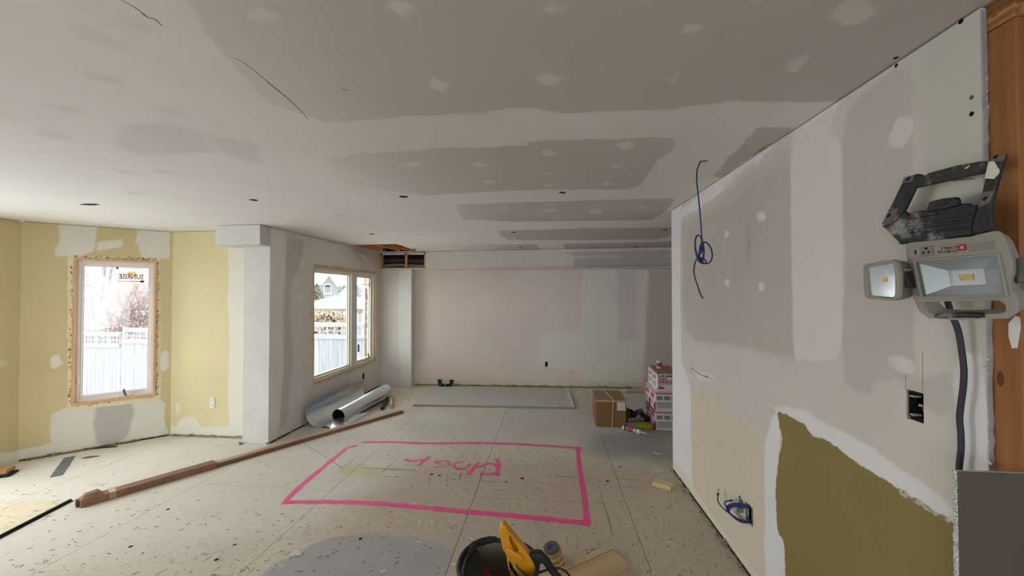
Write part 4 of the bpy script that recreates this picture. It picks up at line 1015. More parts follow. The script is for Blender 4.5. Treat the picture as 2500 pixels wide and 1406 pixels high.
# ---- sheet-metal duct, half open, along the window wall
mt = NT('galvanised_sheet'); nn = mt.noise(3, 4, vec=mt.obj((6, .6, 6)))
mt.bump(mt.noise(2.2, 2, vec=mt.obj((3, .7, 3))), .25, .02)
M_galv = mt.fin(mt.ramp(nn, [(.3, lin((206, 214, 220))), (.7, lin((230, 234, 236)))]), .34, .9)
M_tube_shade = mk('duct_inside_shade', (24, 24, 26), .7)  # near-black colour stands in for the shade inside the rolled tube
def arcsheet(A, B, R, t0, t1, th, n=18, tail=None):
    """rolled sheet: arc in the plane across the axis A-B; angles from the right-hand horizontal, anticlockwise"""
    A, B = np.asarray(A, float), np.asarray(B, float); ax = (B - A) / np.linalg.norm(B - A); sd = np.cross(ax, (0, 0, 1)); sd /= np.linalg.norm(sd); up = np.cross(sd, ax)
    prof = [(R * math.cos(t0 + (t1 - t0) * k / n), R * math.sin(t0 + (t1 - t0) * k / n)) for k in range(n + 1)]
    if tail: prof += tail
    pin = []
    for i, (x, y) in enumerate(prof):
        a = np.array(prof[max(i - 1, 0)]); b = np.array(prof[min(i + 1, len(prof) - 1)]); d = (b - a) / np.linalg.norm(b - a); pin.append((x - d[1] * th, y + d[0] * th))
    m = len(prof); vs = []
    for C_ in (A, B):
        for (x, y) in prof: vs.append(C_ + sd * x + up * y)
        for (x, y) in pin: vs.append(C_ + sd * x + up * y)
    fs = []
    for i in range(m - 1):
        fs += [(i, i + 1, 2 * m + i + 1, 2 * m + i), (m + i, 3 * m + i, 3 * m + i + 1, m + i + 1), (i, m + i, m + i + 1, i + 1), (2 * m + i, 2 * m + i + 1, 3 * m + i + 1, 3 * m + i)]
    fs += [(0, 2 * m, 3 * m, m), (m - 1, 2 * m - 1, 4 * m - 1, 3 * m - 1)]
    return MB().add(vs, fs)
R = .165
A = np.array([-2.85, 4.66, R + .004]); B = np.array([-2.80, 6.05, R + .004])
hd = empty('open_sheet_duct', (A[0], A[1], 0), label='open half rolled galvanised duct leaning against the wall under the two-part window', cat='duct')
arcsheet(A, B, R, math.radians(118), math.radians(300), .0012, 22, [(.13, -.155), (.19, -.150)]).build('sheet', M_galv, hd, smooth=True, world=True)
arcsheet(A + (0, -.002, 0), A + (0, .012, 0), R + .002, math.radians(118), math.radians(300), .005, 22).build('hemmed_end', M_galv, hd, smooth=True, world=True)
q = lambda u, v, z: onz(u, v, z)
MB().prism([q(803, 1052, .006), q(838, 1043, .006), q(905, 1005, .006), q(862, 1012, .05), q(815, 1024, .05)], (0, 0, .0015)).build('loose_flap', M_galv, hd, world=True)
# ---- rolled tube resting across the open duct
d0 = 4.86; n_ = ray(826, 1016); n_ = CAMP + n_ * (d0 / n_[1]); f_ = ray(943, 952); f_ = CAMP + f_ * (6.02 / f_[1])
tb = empty('rolled_sheet_tube', (n_[0], n_[1], 0), label='shiny galvanised sheet rolled into a tube, on top of the open duct', cat='duct')
arcsheet(n_, f_, .092, math.radians(-40), math.radians(330), .0015, 34, [(.083, -.062), (.05, -.085)]).build('tube', M_galv, tb, smooth=True, world=True)
arcsheet(n_ + (f_ - n_) * .015, n_ + (f_ - n_) * .05, .0935, math.radians(-60), math.radians(240), .003, 24).build('end_band', M_galv, tb, smooth=True, world=True)
arcsheet(n_ + (f_ - n_) * .01, f_ - (f_ - n_) * .01, .080, math.radians(-180), math.radians(175), .0015, 20).build('inner_sheet', M_tube_shade, tb, smooth=True, world=True)
# ---- black pipe and pine block under the tube's far end
a = onz(933, 1001) + (0, 0, .026); b = onz(946, 974) + (0, 0, .026)
pp = empty('black_pipe', tuple(a * (1, 1, 0)), label='short black plastic pipe beside the pine block under the tube', cat='pipe')
d = (b - a) / np.linalg.norm(b - a); sd = np.cross(d, (0, 0, 1)); M4 = Matrix(((sd[0], 0, d[0], a[0]), (sd[1], 0, d[1], a[1]), (sd[2], 1, d[2], a[2]), (0, 0, 0, 1)))
Lp = float(np.linalg.norm(b - a))
MB().lathe([(.019, .01), (.019, 0), (.025, 0), (.025, Lp), (.019, Lp), (.019, Lp - .01)], 16, M=M4).build('barrel', M_black, pp, smooth=True, world=True)
MB().lathe([(.0188, .012), (0, .012)], 16, M=M4).build('bore', M_hole, pp, world=True)
a = onz(954, 997); b = onz(956, 970)
pb = MB().beam(a + (0, 0, .03), b + (0, 0, .03), .04, .056).build('pine_block', M_pine, bevel=.002); tag(pb, 'pale pine block standing on edge under the far end of the rolled tube', 'wood block')
# ---- two sheets of drywall flat on the floor
M_dw = mk('grey_drywall_back', (192, 190, 184), .9, var=.07, vs=3); M_dwe = mk('drywall_edge', (142, 138, 130), .95, var=.2, vs=60, bump=.4)
FLc, FRc = onz(1007, 992), onz(1403, 999); ax = (FRc - FLc) / np.linalg.norm(FRc - FLc); sdv = np.array([-ax[1], ax[0], 0])
for k, (dx, dy, lb) in enumerate(((0, 0, 'lower grey drywall sheet lying on the floor before the back wall'), (.006, .015, 'upper grey drywall sheet with a torn white end lying before the back wall'))):
    o_ = FLc + ax * dx + sdv * dy; z = .0005 + k * .0135
    rt = empty('drywall_sheet', (o_[0], o_[1], z), math.atan2(ax[1], ax[0]), lb, 'drywall sheet', 'drywall sheets flat on the floor')
    Ls, Wd = float(np.linalg.norm(FRc - FLc)) - dx, 1.14 - dy
    MB().box(.001, Ls - .001, .001, Wd, .0, .0122).build('gypsum_core', M_dwe, rt)
    MB().box(0, Ls, 0, Wd, .0122, .0128).build('face_paper', M_dw, rt)
    if k:
        rg = random.Random(4); pl = [(Ls + .001, 0)]; pr_ = []
        for j in range(14): pl.append((Ls - rg.uniform(.025, .07), Wd * j / 13))
        pl.append((Ls + .001, Wd))
        MB().prism([(x, y, .0129) for x, y in pl], (0, 0, .001)).build('torn_edge', M_gyp, rt)
        for (x, y, s_) in ((Ls * .68, Wd * .88, .05), (Ls * .70, Wd * .66, .04), (Ls * .745, Wd * .86, .025), (Ls - .28, .03, .05)):
            MB().prism([(x + s_ * math.cos(t) * rg.uniform(.6, 1.3), y + s_ * .8 * math.sin(t) * rg.uniform(.6, 1.3), .0129) for t in (0, .9, 1.8, 2.7, 3.6, 4.5, 5.4)], (0, 0, .0008)).build('plaster_crumb', M_gyp, rt)
# ---- cardboard box tied with string
M_cb = mk('cardboard', (130, 92, 60), .85, var=.08, vs=5, bump=.1, bs=20); M_cbt = mk('cardboard_top', (160, 130, 98), .85, var=.08, vs=5)
fl, fr = onz(1455, 1041), onz(1529, 1044); fr = fl + (fr - fl); w_ = float(np.linalg.norm(fr - fl)); ha = ony(1455, 975, fl[1])[2]
cb = empty('cardboard_box', tuple(fl), math.atan2(fr[1] - fl[1], fr[0] - fl[0]), 'brown cardboard box tied with string, standing alone left of the white boxes', 'box')
dp = .50
MB().box(0, w_, 0, dp, 0, ha - .004).build('body', M_cb, cb, bevel=.004)
MB().box(-.001, w_ + .001, -.001, dp / 2 - .003, ha - .004, ha).build('top_flap', M_cbt, cb, bevel=.001)
MB().box(-.001, w_ + .001, dp / 2 + .003, dp + .001, ha - .004, ha).build('top_flap', M_cbt, cb, bevel=.001)
MB().box(-.0015, w_ + .0015, -.0025, .0, ha - .03, ha + .001).build('top_seam', M_cbt, cb)
M_str = mk('white_string', (206, 190, 170), .8)
sx = w_ * .56
MB().tube([(sx - .01, -.004, .0), (sx, -.005, ha * .5), (sx + .006, -.005, ha - .01), (sx + .004, 0, ha + .004), (sx - .02, dp * .5, ha + .004), (sx - .06, dp, ha + .004), (sx - .06, dp + .004, 0)], .005, 6).build('string', M_str, cb, smooth=True)
MB().tube([(-.004, -.004, ha - .012), (w_ + .003, -.004, ha - .016), (w_ + .003, dp, ha - .016)], .003, 5).build('string', M_str, cb)
lb = MB().box(w_ * .70, w_ * .965, -.003, -.0005, ha * .62, ha * .92).build('shipping_label', M_mudw, cb)
for r_i in range(6):
    for c_i in range(4):
        xx = w_ * .715 + c_i * w_ * .06; zz = ha * (.885 - r_i * .045); MB().box(xx, xx + w_ * .045 * (1 - .3 * ((r_i + c_i) % 2)), -.0036, -.003, zz, zz + ha * .016).build('printed_line', M_gask, lb)
MB().lathe([(0, 0), (.006, 0), (.006, .001), (0, .001)], 8, M=Matrix.Translation((w_ * .18, -.001, ha * .5)) @ Matrix.Rotation(math.pi / 2, 4, 'X')).build('puncture', M_hole, cb)

# ---- joint compound cartons, two columns of three
M_ctn = mk('white_carton', (216, 210, 210), .8, var=.04); M_ctr = mk('carton_red', (176, 36, 62), .7, var=.05); M_ctp = mk('carton_red_band', (196, 120, 124), .75); M_ctg = mk('carton_grey_print', (134, 132, 136), .8); M_ctk = mk('carton_black_print', (44, 42, 46), .8)
M_cttop = mk('carton_top', (186, 132, 124), .85, var=.06)
cx0, cy0 = onz(1602, 1050)[:2]; hb = .236; wb = .27; db = .25
names = ('bottom', 'middle', 'top')
zt_ = 0
for col in (0, 1):
    for lev in range(3):
        ox = cx0 + (.022 if lev == 2 else 0) + (-.004, .0)[col] + (.01 if (lev == 2 and col) else 0); oy = cy0 + col * (db + .004) - (.0 if lev == 2 else 0)
        h_ = hb - (.004 * lev); z_ = (hb * lev - (.004 if lev == 2 else 0)) + .0005 * lev
        rt = empty('compound_carton', (ox, oy, z_), (.0, .0)[col], 'white and red joint compound carton, %s of the %s column' % (names[lev], ('front', 'rear')[col]), 'carton', 'stacked joint compound cartons')
        MB().box(0, wb, 0, db, 0, h_ - .002).build('body', M_ctn, rt, bevel=.003)
        MB().box(.001, wb - .001, .001, db / 2 - .002, h_ - .0022, h_).build('top_flap', M_cttop if lev == 2 else M_ctn, rt); MB().box(.001, wb - .001, db / 2 + .002, db - .001, h_ - .0022, h_).build('top_flap', M_cttop if lev == 2 else M_ctn, rt)
        def pr(face, a, b, c, d, m, nm='printed_block'):
            if face == 'f': return MB().box(wb * a, wb * b, -.0012, 0, h_ * c, h_ * d).build(nm, m, rt)
            return MB().box(-.0012, 0, db * (1 - b), db * (1 - a), h_ * c, h_ * d).build(nm, m, rt)
        if col == 0:
            if lev == 2:
                pr('f', .03, .14, .80, .86, M_ctg); pr('f', .18, .3, .80, .87, M_ctk); pr('f', .36, .98, .80, .86, M_ctk); pr('f', .02, .98, .385, .41, M_ctg); pr('f', .03, .2, .28, .34, M_ctp); pr('f', .03, .3, .14, .24, M_ctr); pr('f', .68, .8, .10, .2, M_ctr); pr('f', .0, 1, .93, .99, M_ctg); pr('f', .0, .06, .92, .98, M_ctk)
                for k_, (tx, tz) in enumerate((('TOUT', .61), ('USAGE LÉGER', .45))):
                    t_ = text(tx, .050, M_ctr, rt, basis((wb * .03, -.0015, h_ * tz), (1, 0, 0), (0, 0, 1)), ext=.0004, sx=.78)
            else:
                pr('f', 0, 1, .86, .95, M_ctp)
                for k in range(3): pr('f', .05 + k * .32, .30 + k * .32, .56, .76, M_ctg, 'printed_picture')
                for k in range(6): pr('f', .05, .9 - .1 * (k % 3), .14 + k * .055, .17 + k * .055, M_ctg, 'printed_line')
                pr('f', .8, .92, .05, .15, M_ctk)
        # left side towards the window
        if lev == 2:
            for k in range(3): pr('s', .12 + k * .2, .26 + k * .2, .58, .78, M_ctg, 'printed_picture')
            for k in range(4): pr('s', .12, .75 - .1 * (k % 2), .2 + k * .07, .235 + k * .07, M_ctg, 'printed_line')
            pr('s', .02, .98, .9, .98, M_ctp); pr('s', .85, .95, .06, .14, M_ctk)
        else:
            pr('s', .04, .96, .86, .95, M_ctk if lev == 0 else M_ctp)
            for k in range(2): pr('s', .1, .7, .56 + k * .13, .66 + k * .13, M_ctr, 'printed_title')
            for k in range(3): pr('s', .1, .55, .2 + k * .09, .25 + k * .09, M_ctg, 'printed_line')
            MB().prism([(-.0013, .0, 0.0), (-.0013, .0, h_ * .55), (-.0013, db * .38, h_ * .22), (-.0013, db * .30, 0)], (.0012, 0, 0)).build('printed_triangle', M_ctr, rt)
        zt_ = z_ + h_
# ---- small tub on the stack
u_ = onz(1618, 889, zt_); uc = np.array([cx0 + .12, cy0 + .30, zt_])
cn = empty('small_can', tuple(uc), label='small white and red can standing on the topmost carton', cat='can')
MB().lathe([(.031, 0), (.033, .004), (.033, .085), (.031, .088)], 20).build('body', mk('can_white', (204, 186, 184), .6), cn, smooth=True)
MB().lathe([(.0333, .03), (.0337, .03), (.0337, .07), (.0333, .07)], 20).build('label_band', mk('can_red', (150, 60, 76), .6), cn, smooth=True)
MB().lathe([(.033, .086), (.034, .087), (.034, .098), (.030, .100), (0, .100)], 20).build('lid', M_mudw, cn, smooth=True)
# ---- caulking tubes, sponge and rags between the boxes
def caulk(u, v, ang, lb, cols, r=.026, L=.215, z0=0.0, tilt=0.0, nozzle=True):
    p = onz(u, v); rt = empty('caulk_tube', (p[0], p[1], z0 + r), label=lb, cat='caulk tube', rot=(0, -tilt, math.radians(ang)))
    Mx = Matrix.Rotation(math.pi / 2, 4, 'Y')
    MB().lathe([(0, .004), (r * .9, .004), (r * .9, 0), (r, 0), (r, L), (0, L)], 18, M=Mx).build('cartridge', cols[0], rt, smooth=True)
    for (a_, b_, m) in cols[1]: MB().lathe([(r * 1.005, L * a_), (r * 1.012, L * a_), (r * 1.012, L * b_), (r * 1.005, L * b_)], 18, M=Mx).build('label_band', m, rt, smooth=True)
    if nozzle:
        MB().lathe([(r * 1.03, L - .02), (r * 1.05, L - .018), (r * 1.05, L + .002), (r * .45, L + .006), (0, L + .006)], 18, M=Mx).build('collar', M_white, rt, smooth=True)
        MB().lathe([(r * .42, L + .004), (r * .34, L + .02), (.003, L + .09), (0, L + .09)], 12, M=Mx).build('nozzle', M_white, rt, smooth=True)
    return rt
M_blue = mk('label_blue', (52, 78, 96), .5); M_red = mk('label_red', (190, 60, 78), .5); M_slv = mk('label_silver', (150, 152, 160), .4)
_a, _b = onz(1521, 1047, .026), onz(1548, 1054, .026)
caulk(1521, 1049, math.degrees(math.atan2(_b[1] - _a[1], _b[0] - _a[0])), 'white caulking tube with red and blue label, nozzle pointing right, nearest the viewer', (M_white, ((.1, .26, M_blue), (.28, .6, M_red), (.6, .66, M_blue), (.7, .88, M_slv))))
caulk(1532, 1030, 8, 'grey ended caulking tube lying behind the yellow sponge', (mk('tube_grey', (150, 152, 148), .6), ((.1, .8, M_slv),)), nozzle=False)
caulk(1556, 1034, 62, 'silver grey caulking tube leaning on the dark rags by the cartons', (mk('tube_silver', (146, 146, 150), .45), ((.3, .8, M_blue),)), tilt=.5, z0=.02)
p = onz(1572, 1046)
sg = empty('sponge', (p[0], p[1], 0), math.radians(-8), 'large yellow sponge lying in front of the white cartons', 'sponge')
MB().box(-.09, .09, -.06, .06, .0, .068).build('sponge_block', mk('yellow_sponge', (150, 138, 48), .95, var=.2, vs=30, bump=.7, bs=120), sg, bevel=.008, seg=2, smooth=True)
M_rag = mk('dark_rag', (58, 52, 46), .95, var=.4, vs=12, bump=.4); M_rag2 = mk('olive_rag', (84, 80, 66), .95, var=.4, vs=10, bump=.4); M_grn = mk('green_plastic', (70, 88, 70), .6)
for (u, v, r, sq, m, lb, nm, ct) in ((1541, 1021, .062, (1, .8, .95), M_rag, 'dark brown crumpled rag leaning on the cardboard box', 'crumpled_rag', 'rag'), (1560, 1016, .05, (1.2, .8, .9), M_rag2, 'olive grey crumpled rag between the two kinds of boxes', 'crumpled_rag', 'rag'),
        (1577, 1029, .052, (.8, .9, .9), M_rag, 'black crumpled rag against the side of the white cartons', 'crumpled_rag', 'rag')):
    p = onz(u, v); o = MB().blob((0, 0, r * sq[2] * .8), r, 3, .30, sq, int(u)).build(nm, m, loc=(p[0], p[1], 0), smooth=False); tag(o, lb, ct)
p = onz(1533, 1026)
gb = empty('green_bottle', (p[0], p[1], 0), label='small dull green bottle beside the cardboard box', cat='bottle')
MB().lathe([(.03, 0), (.032, .01), (.032, .10), (.014, .13), (.014, .145), (0, .145)], 16).build('body', M_grn, gb, smooth=True); MB().lathe([(.016, .14), (.016, .16), (0, .16)], 12).build('cap', M_black, gb, smooth=True)
# ---- black elbow fittings at the back wall
for k, (u, v, rz, lb) in enumerate(((1081, 942, 2.4, 'left black plastic elbow fitting on the floor at the back wall'), (1097, 943, .5, 'right black plastic elbow fitting on the floor at the back wall'))):
    p = onz(u, v); p[1] = min(p[1], 6.92)
    el = empty('elbow_fitting', (p[0], p[1] - .04, .035), rz, lb, 'pipe fitting', 'black elbows by the back wall')
    pth = [(.06 * math.sin(t), 0, .05 - .06 * math.cos(t)) for t in np.linspace(-.2, 1.7, 9)]
    MB().tube(pth, .030, 12).build('bend', M_black, el, smooth=True)
    MB().tube([pth[0], np.array(pth[0]) + (-.03, 0, .004)], .035, 14).build('collar', M_black, el, smooth=True); MB().tube([pth[-1], np.array(pth[-1]) + (-.004, 0, .03)], .035, 14).build('collar', M_black, el, smooth=True)
# ---- trim strips by the back wall
for (u0, v0, u1, v1, w, m, lb) in ((1440, 953, 1530, 955, .05, M_mudw, 'thin white trim strip on the floor behind the cardboard box'), (1528, 958, 1572, 959, .04, wood('grey_strip', (128, 118, 104), (160, 150, 134), scale=2), 'short grey wood strip on the floor left of the white cartons')):
    a, b = onz(u0, v0), onz(u1, v1); tag(MB().beam(a + (0, 0, .008), b + (0, 0, .008), w, .014).build('trim_strip', m, bevel=.001), lb, 'trim strip')
# ---- pine offcut near the right wall
q4 = [onz(1592, 1187), onz(1638, 1200)]; d_ = q4[1] - q4[0]
ob = empty('pine_offcut', tuple(q4[0]), math.atan2(d_[1], d_[0]), 'short pale pine offcut lying near the corner of the right wall', 'wood block')
Lo = float(np.linalg.norm(d_)); MB().box(0, Lo, 0, .085, 0, .040).build('block', wood('pale_pine', (188, 168, 126), (214, 196, 152)), ob, bevel=.003)
# ---- flat metal strip in the bay, plywood sheet at lower left, small offcut
p0, p1 = onz(170, 1116), onz(137, 1163); d_ = p1 - p0; L_ = float(np.linalg.norm(d_))
for k in (0, 1):
    a_ = p0 + d_ * (.50 * k + (.01 if k else 0)); b_ = p0 + d_ * (.49 + .51 * k)
    tag(MB().beam(a_ + (0, 0, .003 + .004 * k), b_ + (0, 0, .003), .075, .003).build('metal_strip', mk('grey_strip_metal%d' % k, (112, 114, 122), .5, .3), bevel=0), ('grey flat strip on the floor under the bay window, piece touching the wall', 'grey flat strip on the floor under the bay window, piece farther from the wall')[k], 'strip', 'grey strips under the bay window')
e0, e1 = onz(172, 1224), onz(-60, 1344); d_ = e1 - e0; L_ = float(np.linalg.norm(d_))
ps = empty('plywood_offcut', tuple(e0), math.atan2(d_[1], d_[0]), 'pale plywood offcut with a dark edge lying at the lower left', 'plywood')
M_ply = layered('pale_plywood', (222, 210, 180), [], grain=.08, flecks=floor_flecks)
MB().box(0, L_, -.9, -.004, .008, .020).build('sheet', M_ply, ps, bevel=.001); MB().box(-.006, L_, -.006, .004, .0, .0195).build('dark_edge', M_black, ps, bevel=.002)
MB().box(-.006, L_, -.03, .016, .0, .007).build('edge_lip', M_dark, ps)
p = onz(-20, 1166); ox = empty('wood_offcut', (p[0], p[1], .0), .55, 'end of a brown wood offcut at the far left edge of the floor', 'wood block')
MB().box(-.3, .10, -.02, .10, .02, .055).build('block', wood('orange_pine', (160, 112, 66), (196, 152, 104)), ox, bevel=.003); MB().box(-.3, .13, -.05, .08, 0, .019).build('dark_board', M_dark, ox, bevel=.002)
# ---- thin strips and rubble along the bay and back walls (removed skirting)
def bayp(t, off, z): return W_bay.pt(t, z, off)
M_rub = mk('plaster_rubble', (160, 146, 124), .95, var=.4, vs=20, bump=.5)
mb = MB(); rb = random.Random(31)
for W_, n in ((W_bay, 60), (W_ret, 36), (W_back, 150), (W_right, 110), (W_left, 40)):
    for k in range(n):
        t = rb.uniform(.02, W_.L - .02); s_ = rb.uniform(.004, .012 if W_ is not W_back else .016); mb.blob(W_.pt(t, s_ * 1.9 + .003, rb.uniform(.012, .04)), s_, 1, .3, (1.3, 1.1, .6), k)
o = mb.build('plaster_rubble', M_rub, fix=False); tag(o, 'crumbs of plaster and dust along the foot of the walls', 'rubble', kind='stuff')
for (W_, t0, t1, zz, th, m, nm, lb) in ((W_bay, .05, .86, .006, .018, M_brownfoam, 'floor_strip', 'dark dirty strip along the foot of the bay wall'), (W_ret, .02, 1.0, .006, .016, M_rub, 'floor_strip', 'dusty strip along the foot of the short yellow wall'), (W_back, .02, 3.9, .008, .02, M_rub, 'floor_strip', 'dusty strip along the foot of the back wall')):
    tag(MB().beam(W_.pt(t0, zz + .002, .012), W_.pt(t1, zz + .002, .012), th, .014).build(nm, m), lb, 'strip')
for W_, t1 in ((W_left, W_left.L), (W_bay, W_bay.L), (W_right, W_right.L)):
    g_ = MB().beam(W_.pt(.01, .008, .001), W_.pt(t1 - .01, .008, .001), .003, .014).build('wall_gap', M_dark, W_.o)
a, b = onz(178, 1100), onz(285, 1091); tag(MB().beam(a + (0, 0, .005), b + (0, 0, .005), .016, .010).build('dark_lath', M_black, bevel=.001), 'thin black lath on the floor along the bay wall', 'lath')
for (u, v) in ((589, 1084), (657, 1083)):
    p = onz(u, v); tag(MB().blob((p[0], p[1] - .01, .01), .02, 2, .3, (1.2, .7, .8), u).build('plaster_lump', mk('grey_lump%d' % u, (120, 122, 128), .9)), 'grey plaster lump at the %s front corner of the white post' % ('left' if u < 600 else 'right'), 'rubble')
# ---- lumber beside the bucket
M_2x4 = wood('studs_pine', (176, 148, 112), (202, 176, 138), axis=0, scale=.8)
zL = .038
a = onz(1494, 1341, zL); b = onz(1535, 1372, zL); c = onz(1384, 1391, zL)
ez = b - a; lz = c - a; wz = float(np.linalg.norm(ez)); az = math.atan2(lz[1], lz[0])
lm = empty('lumber_board', (a[0], a[1], 0), az, 'wide pine board on the floor right of the bucket', 'board')
sgn = 1 if np.cross(lz, ez)[2] > 0 else -1
MB().box(0, .75, min(0, sgn * wz), max(0, sgn * wz), 0, zL).build('board', M_2x4, lm, bevel=.003)
l2 = empty('lumber_strip', (a[0], a[1], 0), az, 'narrow pale pine strip lying along the wide board right of the bucket', 'board')
l2w = float(np.linalg.norm(onz(1480, 1333, zL) - a))
MB().box(-.02, .30, min(-sgn * .003, -sgn * l2w), max(-sgn * .003, -sgn * l2w), 0, zL + .001).build('strip', wood('pale_strip', (190, 168, 132), (212, 190, 152)), l2, bevel=.002)
MB().box(.303, .8, min(-sgn * .003, -sgn * l2w), max(-sgn * .003, -sgn * l2w), 0, zL - .001).build('strip', wood('pale_strip_far', (186, 162, 124), (208, 184, 146)), l2, bevel=.002)
# ---- roll of tan material behind the bucket
p = onz(1358, 1393); p = p + np.array([.0, .05, 0])
rl = empty('tan_canister', tuple(p), label='tan paper covered canister with a dark cap between bucket and lumber', cat='canister', rot=(.18, -.25, 0))
MB().lathe([(.052, 0), (.055, .004), (.055, .11), (.050, .114), (0, .114)], 22).build('body', mk('tan_wrap', (190, 146, 92), .7, var=.3, vs=16), rl, smooth=True)
MB().lathe([(.046, .112), (.047, .128), (.020, .130), (.02, .124), (0, .124)], 20).build('cap', mk('worn_blue_cap', (84, 86, 92), .6), rl, smooth=True)
for k, z in enumerate((.03, .075)): MB().lathe([(.0553, z), (.0566, z), (.0566, z + .016), (.0553, z + .016)], 22).build('label_band', mk('pale_band%d' % k, (212, 190, 150), .7, var=.3, vs=20), rl, smooth=True)

# ================================================================ OPEN TOOL BAG WITH A YELLOW POWER TOOL
BC = onz(1216, 1374, .36); BR = .19
M_cloth = mk('black_bag_cloth', (38, 38, 40), .85, var=.3, vs=8, bump=.5, bs=40); M_line = mk('grey_bag_lining', (122, 118, 104), .9, var=.12, vs=6, bump=.2, bs=14)
M_rim = mk('bag_rim', (46, 46, 48), .6, var=.3, vs=12)
bg = empty('tool_bag', (BC[0], BC[1], 0), label='open black tool bag with stiff round mouth and zipper at the bottom edge', cat='tool bag')
MB().lathe([(BR * .96, 0), (BR * 1.0, .02), (BR * 1.04, .15), (BR * 1.02, .352), (BR * .985, .352), (BR * 1.0, .15), (BR * .97, .03), (0, .025)], 36, (BC[0], BC[1], 0)).build('body', M_cloth, bg, smooth=True, world=True)
MB().lathe([(BR * .97, .348), (BR * .985, .15), (BR * .95, .04), (0, .035)], 36, (BC[0], BC[1], 0), cap=False).build('lining', M_line, bg, smooth=True, world=True)
rimp = [(BC[0] + BR * math.cos(t), BC[1] + BR * math.sin(t), .356 + .006 * math.sin(3 * t)) for t in np.linspace(0, 2 * math.pi, 41)]
MB().tube(rimp, .011, 8, False).build('rim', M_rim, bg, smooth=True, world=True)
wrap = [(BC[0] + BR * math.cos(t), BC[1] + BR * math.sin(t), .357) for t in np.linspace(math.radians(100), math.radians(150), 10)]
MB().tube(wrap, [.013, .015, .018, .017, .019, .018, .016, .018, .015, .013], 8).build('cloth_wrap', M_cloth, bg, smooth=True, world=True)
def cb_(x, y, z): return onz(1110 + x / 8.065, 1270 + y / 8.065, z)
MB().prism([cb_(415, 545, .352), cb_(490, 680, .345), cb_(545, 850, .34), cb_(560, 1150, .33), cb_(150, 1250, .34), cb_(160, 950, .35), cb_(250, 690, .354)], (0, 0, -.004)).build('side_flap', M_cloth, bg, world=True)
MB().prism([cb_(380, 400, .385), cb_(420, 540, .362), cb_(250, 740, .362), cb_(235, 660, .372), cb_(300, 520, .376)], (.004, .004, -.004)).build('flap_edge', M_rim, bg, bevel=.001, world=True)
zp = [cb_(x, y, .362) for x, y in ((258, 690), (215, 780), (180, 890), (160, 1000), (150, 1150), (150, 1300))]
zq = curve_pts(zp, 6)
zt = ribbon(zq, .016, (0, 0, 1)).build('zipper_tape', M_rim, bg, fix=False, world=True)
mb = MB()
for i in range(len(zq) - 1):
    for f_ in (0, .5):
        p = zq[i] * (1 - f_) + zq[i + 1] * f_; d_ = zq[i + 1] - zq[i]; d_ = d_ / np.linalg.norm(d_); sd = np.array([-d_[1], d_[0], 0])
        mb.beam(p - sd * .006, p + sd * .006 + d_ * .003 + (0, 0, .002), .0028, .004)
o = mb.build('zipper_teeth', mk('zipper_teeth', (58, 60, 64), .35, .3), bg, world=True); o['kind'] = 'stuff'
M_dred = mk('dark_red_tool', (112, 16, 22), .5)
rdt = empty('red_tool', tuple(cb_(640, 1050, .22)), label='dark red tool lying inside the black bag at the left', cat='tool')
MB().prism([cb_(548, 835, .30), cb_(745, 1100, .30), cb_(760, 1250, .30), cb_(500, 1250, .30)], (0, 0, -.05)).build('body', M_dred, rdt, bevel=.006, seg=2, world=True, smooth=True)
mb = MB(); rb = random.Random(12)
for k in range(26): mb.blob(cb_(rb.uniform(640, 1060), rb.uniform(930, 1200), .16), rb.uniform(.008, .022), 1, .35, (1, 1, .7), k)
o = mb.build('bag_scraps', mk('bag_scraps', (126, 108, 80), .9, var=.4, vs=20), fix=False); tag(o, 'crumbs and scraps at the bottom of the black bag', 'scraps', kind='stuff')
M_yel = mk('yellow_housing', (216, 150, 22), .38, var=.10, vs=7, spec=.5); M_yel2 = mk('yellow_worn', (206, 158, 70), .5, var=.15, vs=14)
YT = 1.90
def cy_(x, y, yy=YT): return ony(1110 + x / 8.065, 1270 + y / 8.065, yy)
yt = empty('yellow_power_tool', tuple(cy_(1350, 1100)), label='yellow power tool with a loop handle sticking up out of the black bag', cat='power tool')
outl = [(866, 210), (880, 150), (912, 108), (950, 97), (990, 112), (1020, 150), (1045, 205), (1100, 262), (1165, 335), (1230, 425), (1300, 492), (1350, 560), (1410, 630), (1465, 700), (1530, 810), (1590, 925), (1612, 1010), (1600, 1420), (1150, 1420), (1105, 1120), (1062, 985), (1035, 830), (1020, 700), (985, 630), (948, 580), (925, 470), (895, 340)]
hole = [(1072, 285), (1120, 330), (1175, 410), (1225, 500), (1262, 600), (1245, 632), (1200, 620), (1140, 545), (1092, 460), (1075, 370)]
hb_ = MB().prism_h([cy_(*p) for p in outl], [[cy_(*p) for p in hole]], (0, .046, 0)).build('housing', M_yel, yt, bevel=.007, seg=3, smooth=True, world=True)
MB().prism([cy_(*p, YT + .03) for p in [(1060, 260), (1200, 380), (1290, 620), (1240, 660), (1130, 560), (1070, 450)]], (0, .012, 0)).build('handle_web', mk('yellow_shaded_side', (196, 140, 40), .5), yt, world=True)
MB().prism([cy_(*p, YT - .012) for p in [(1000, 560), (1090, 560), (1200, 640), (1330, 700), (1365, 770), (1340, 830), (1290, 860), (1210, 855), (1120, 720), (1010, 620)]], (0, .02, 0)).build('grip', M_yel, yt, bevel=.006, seg=2, smooth=True, world=True)
MB().prism([cy_(*p, YT - .006) for p in [(1040, 720), (1110, 800), (1100, 900), (1180, 880), (1290, 950), (1400, 1060), (1460, 1420), (1160, 1420), (1105, 1120), (1062, 985)]], (0, .02, 0)).build('front_shell', M_yel2, yt, bevel=.005, seg=2, smooth=True, world=True)
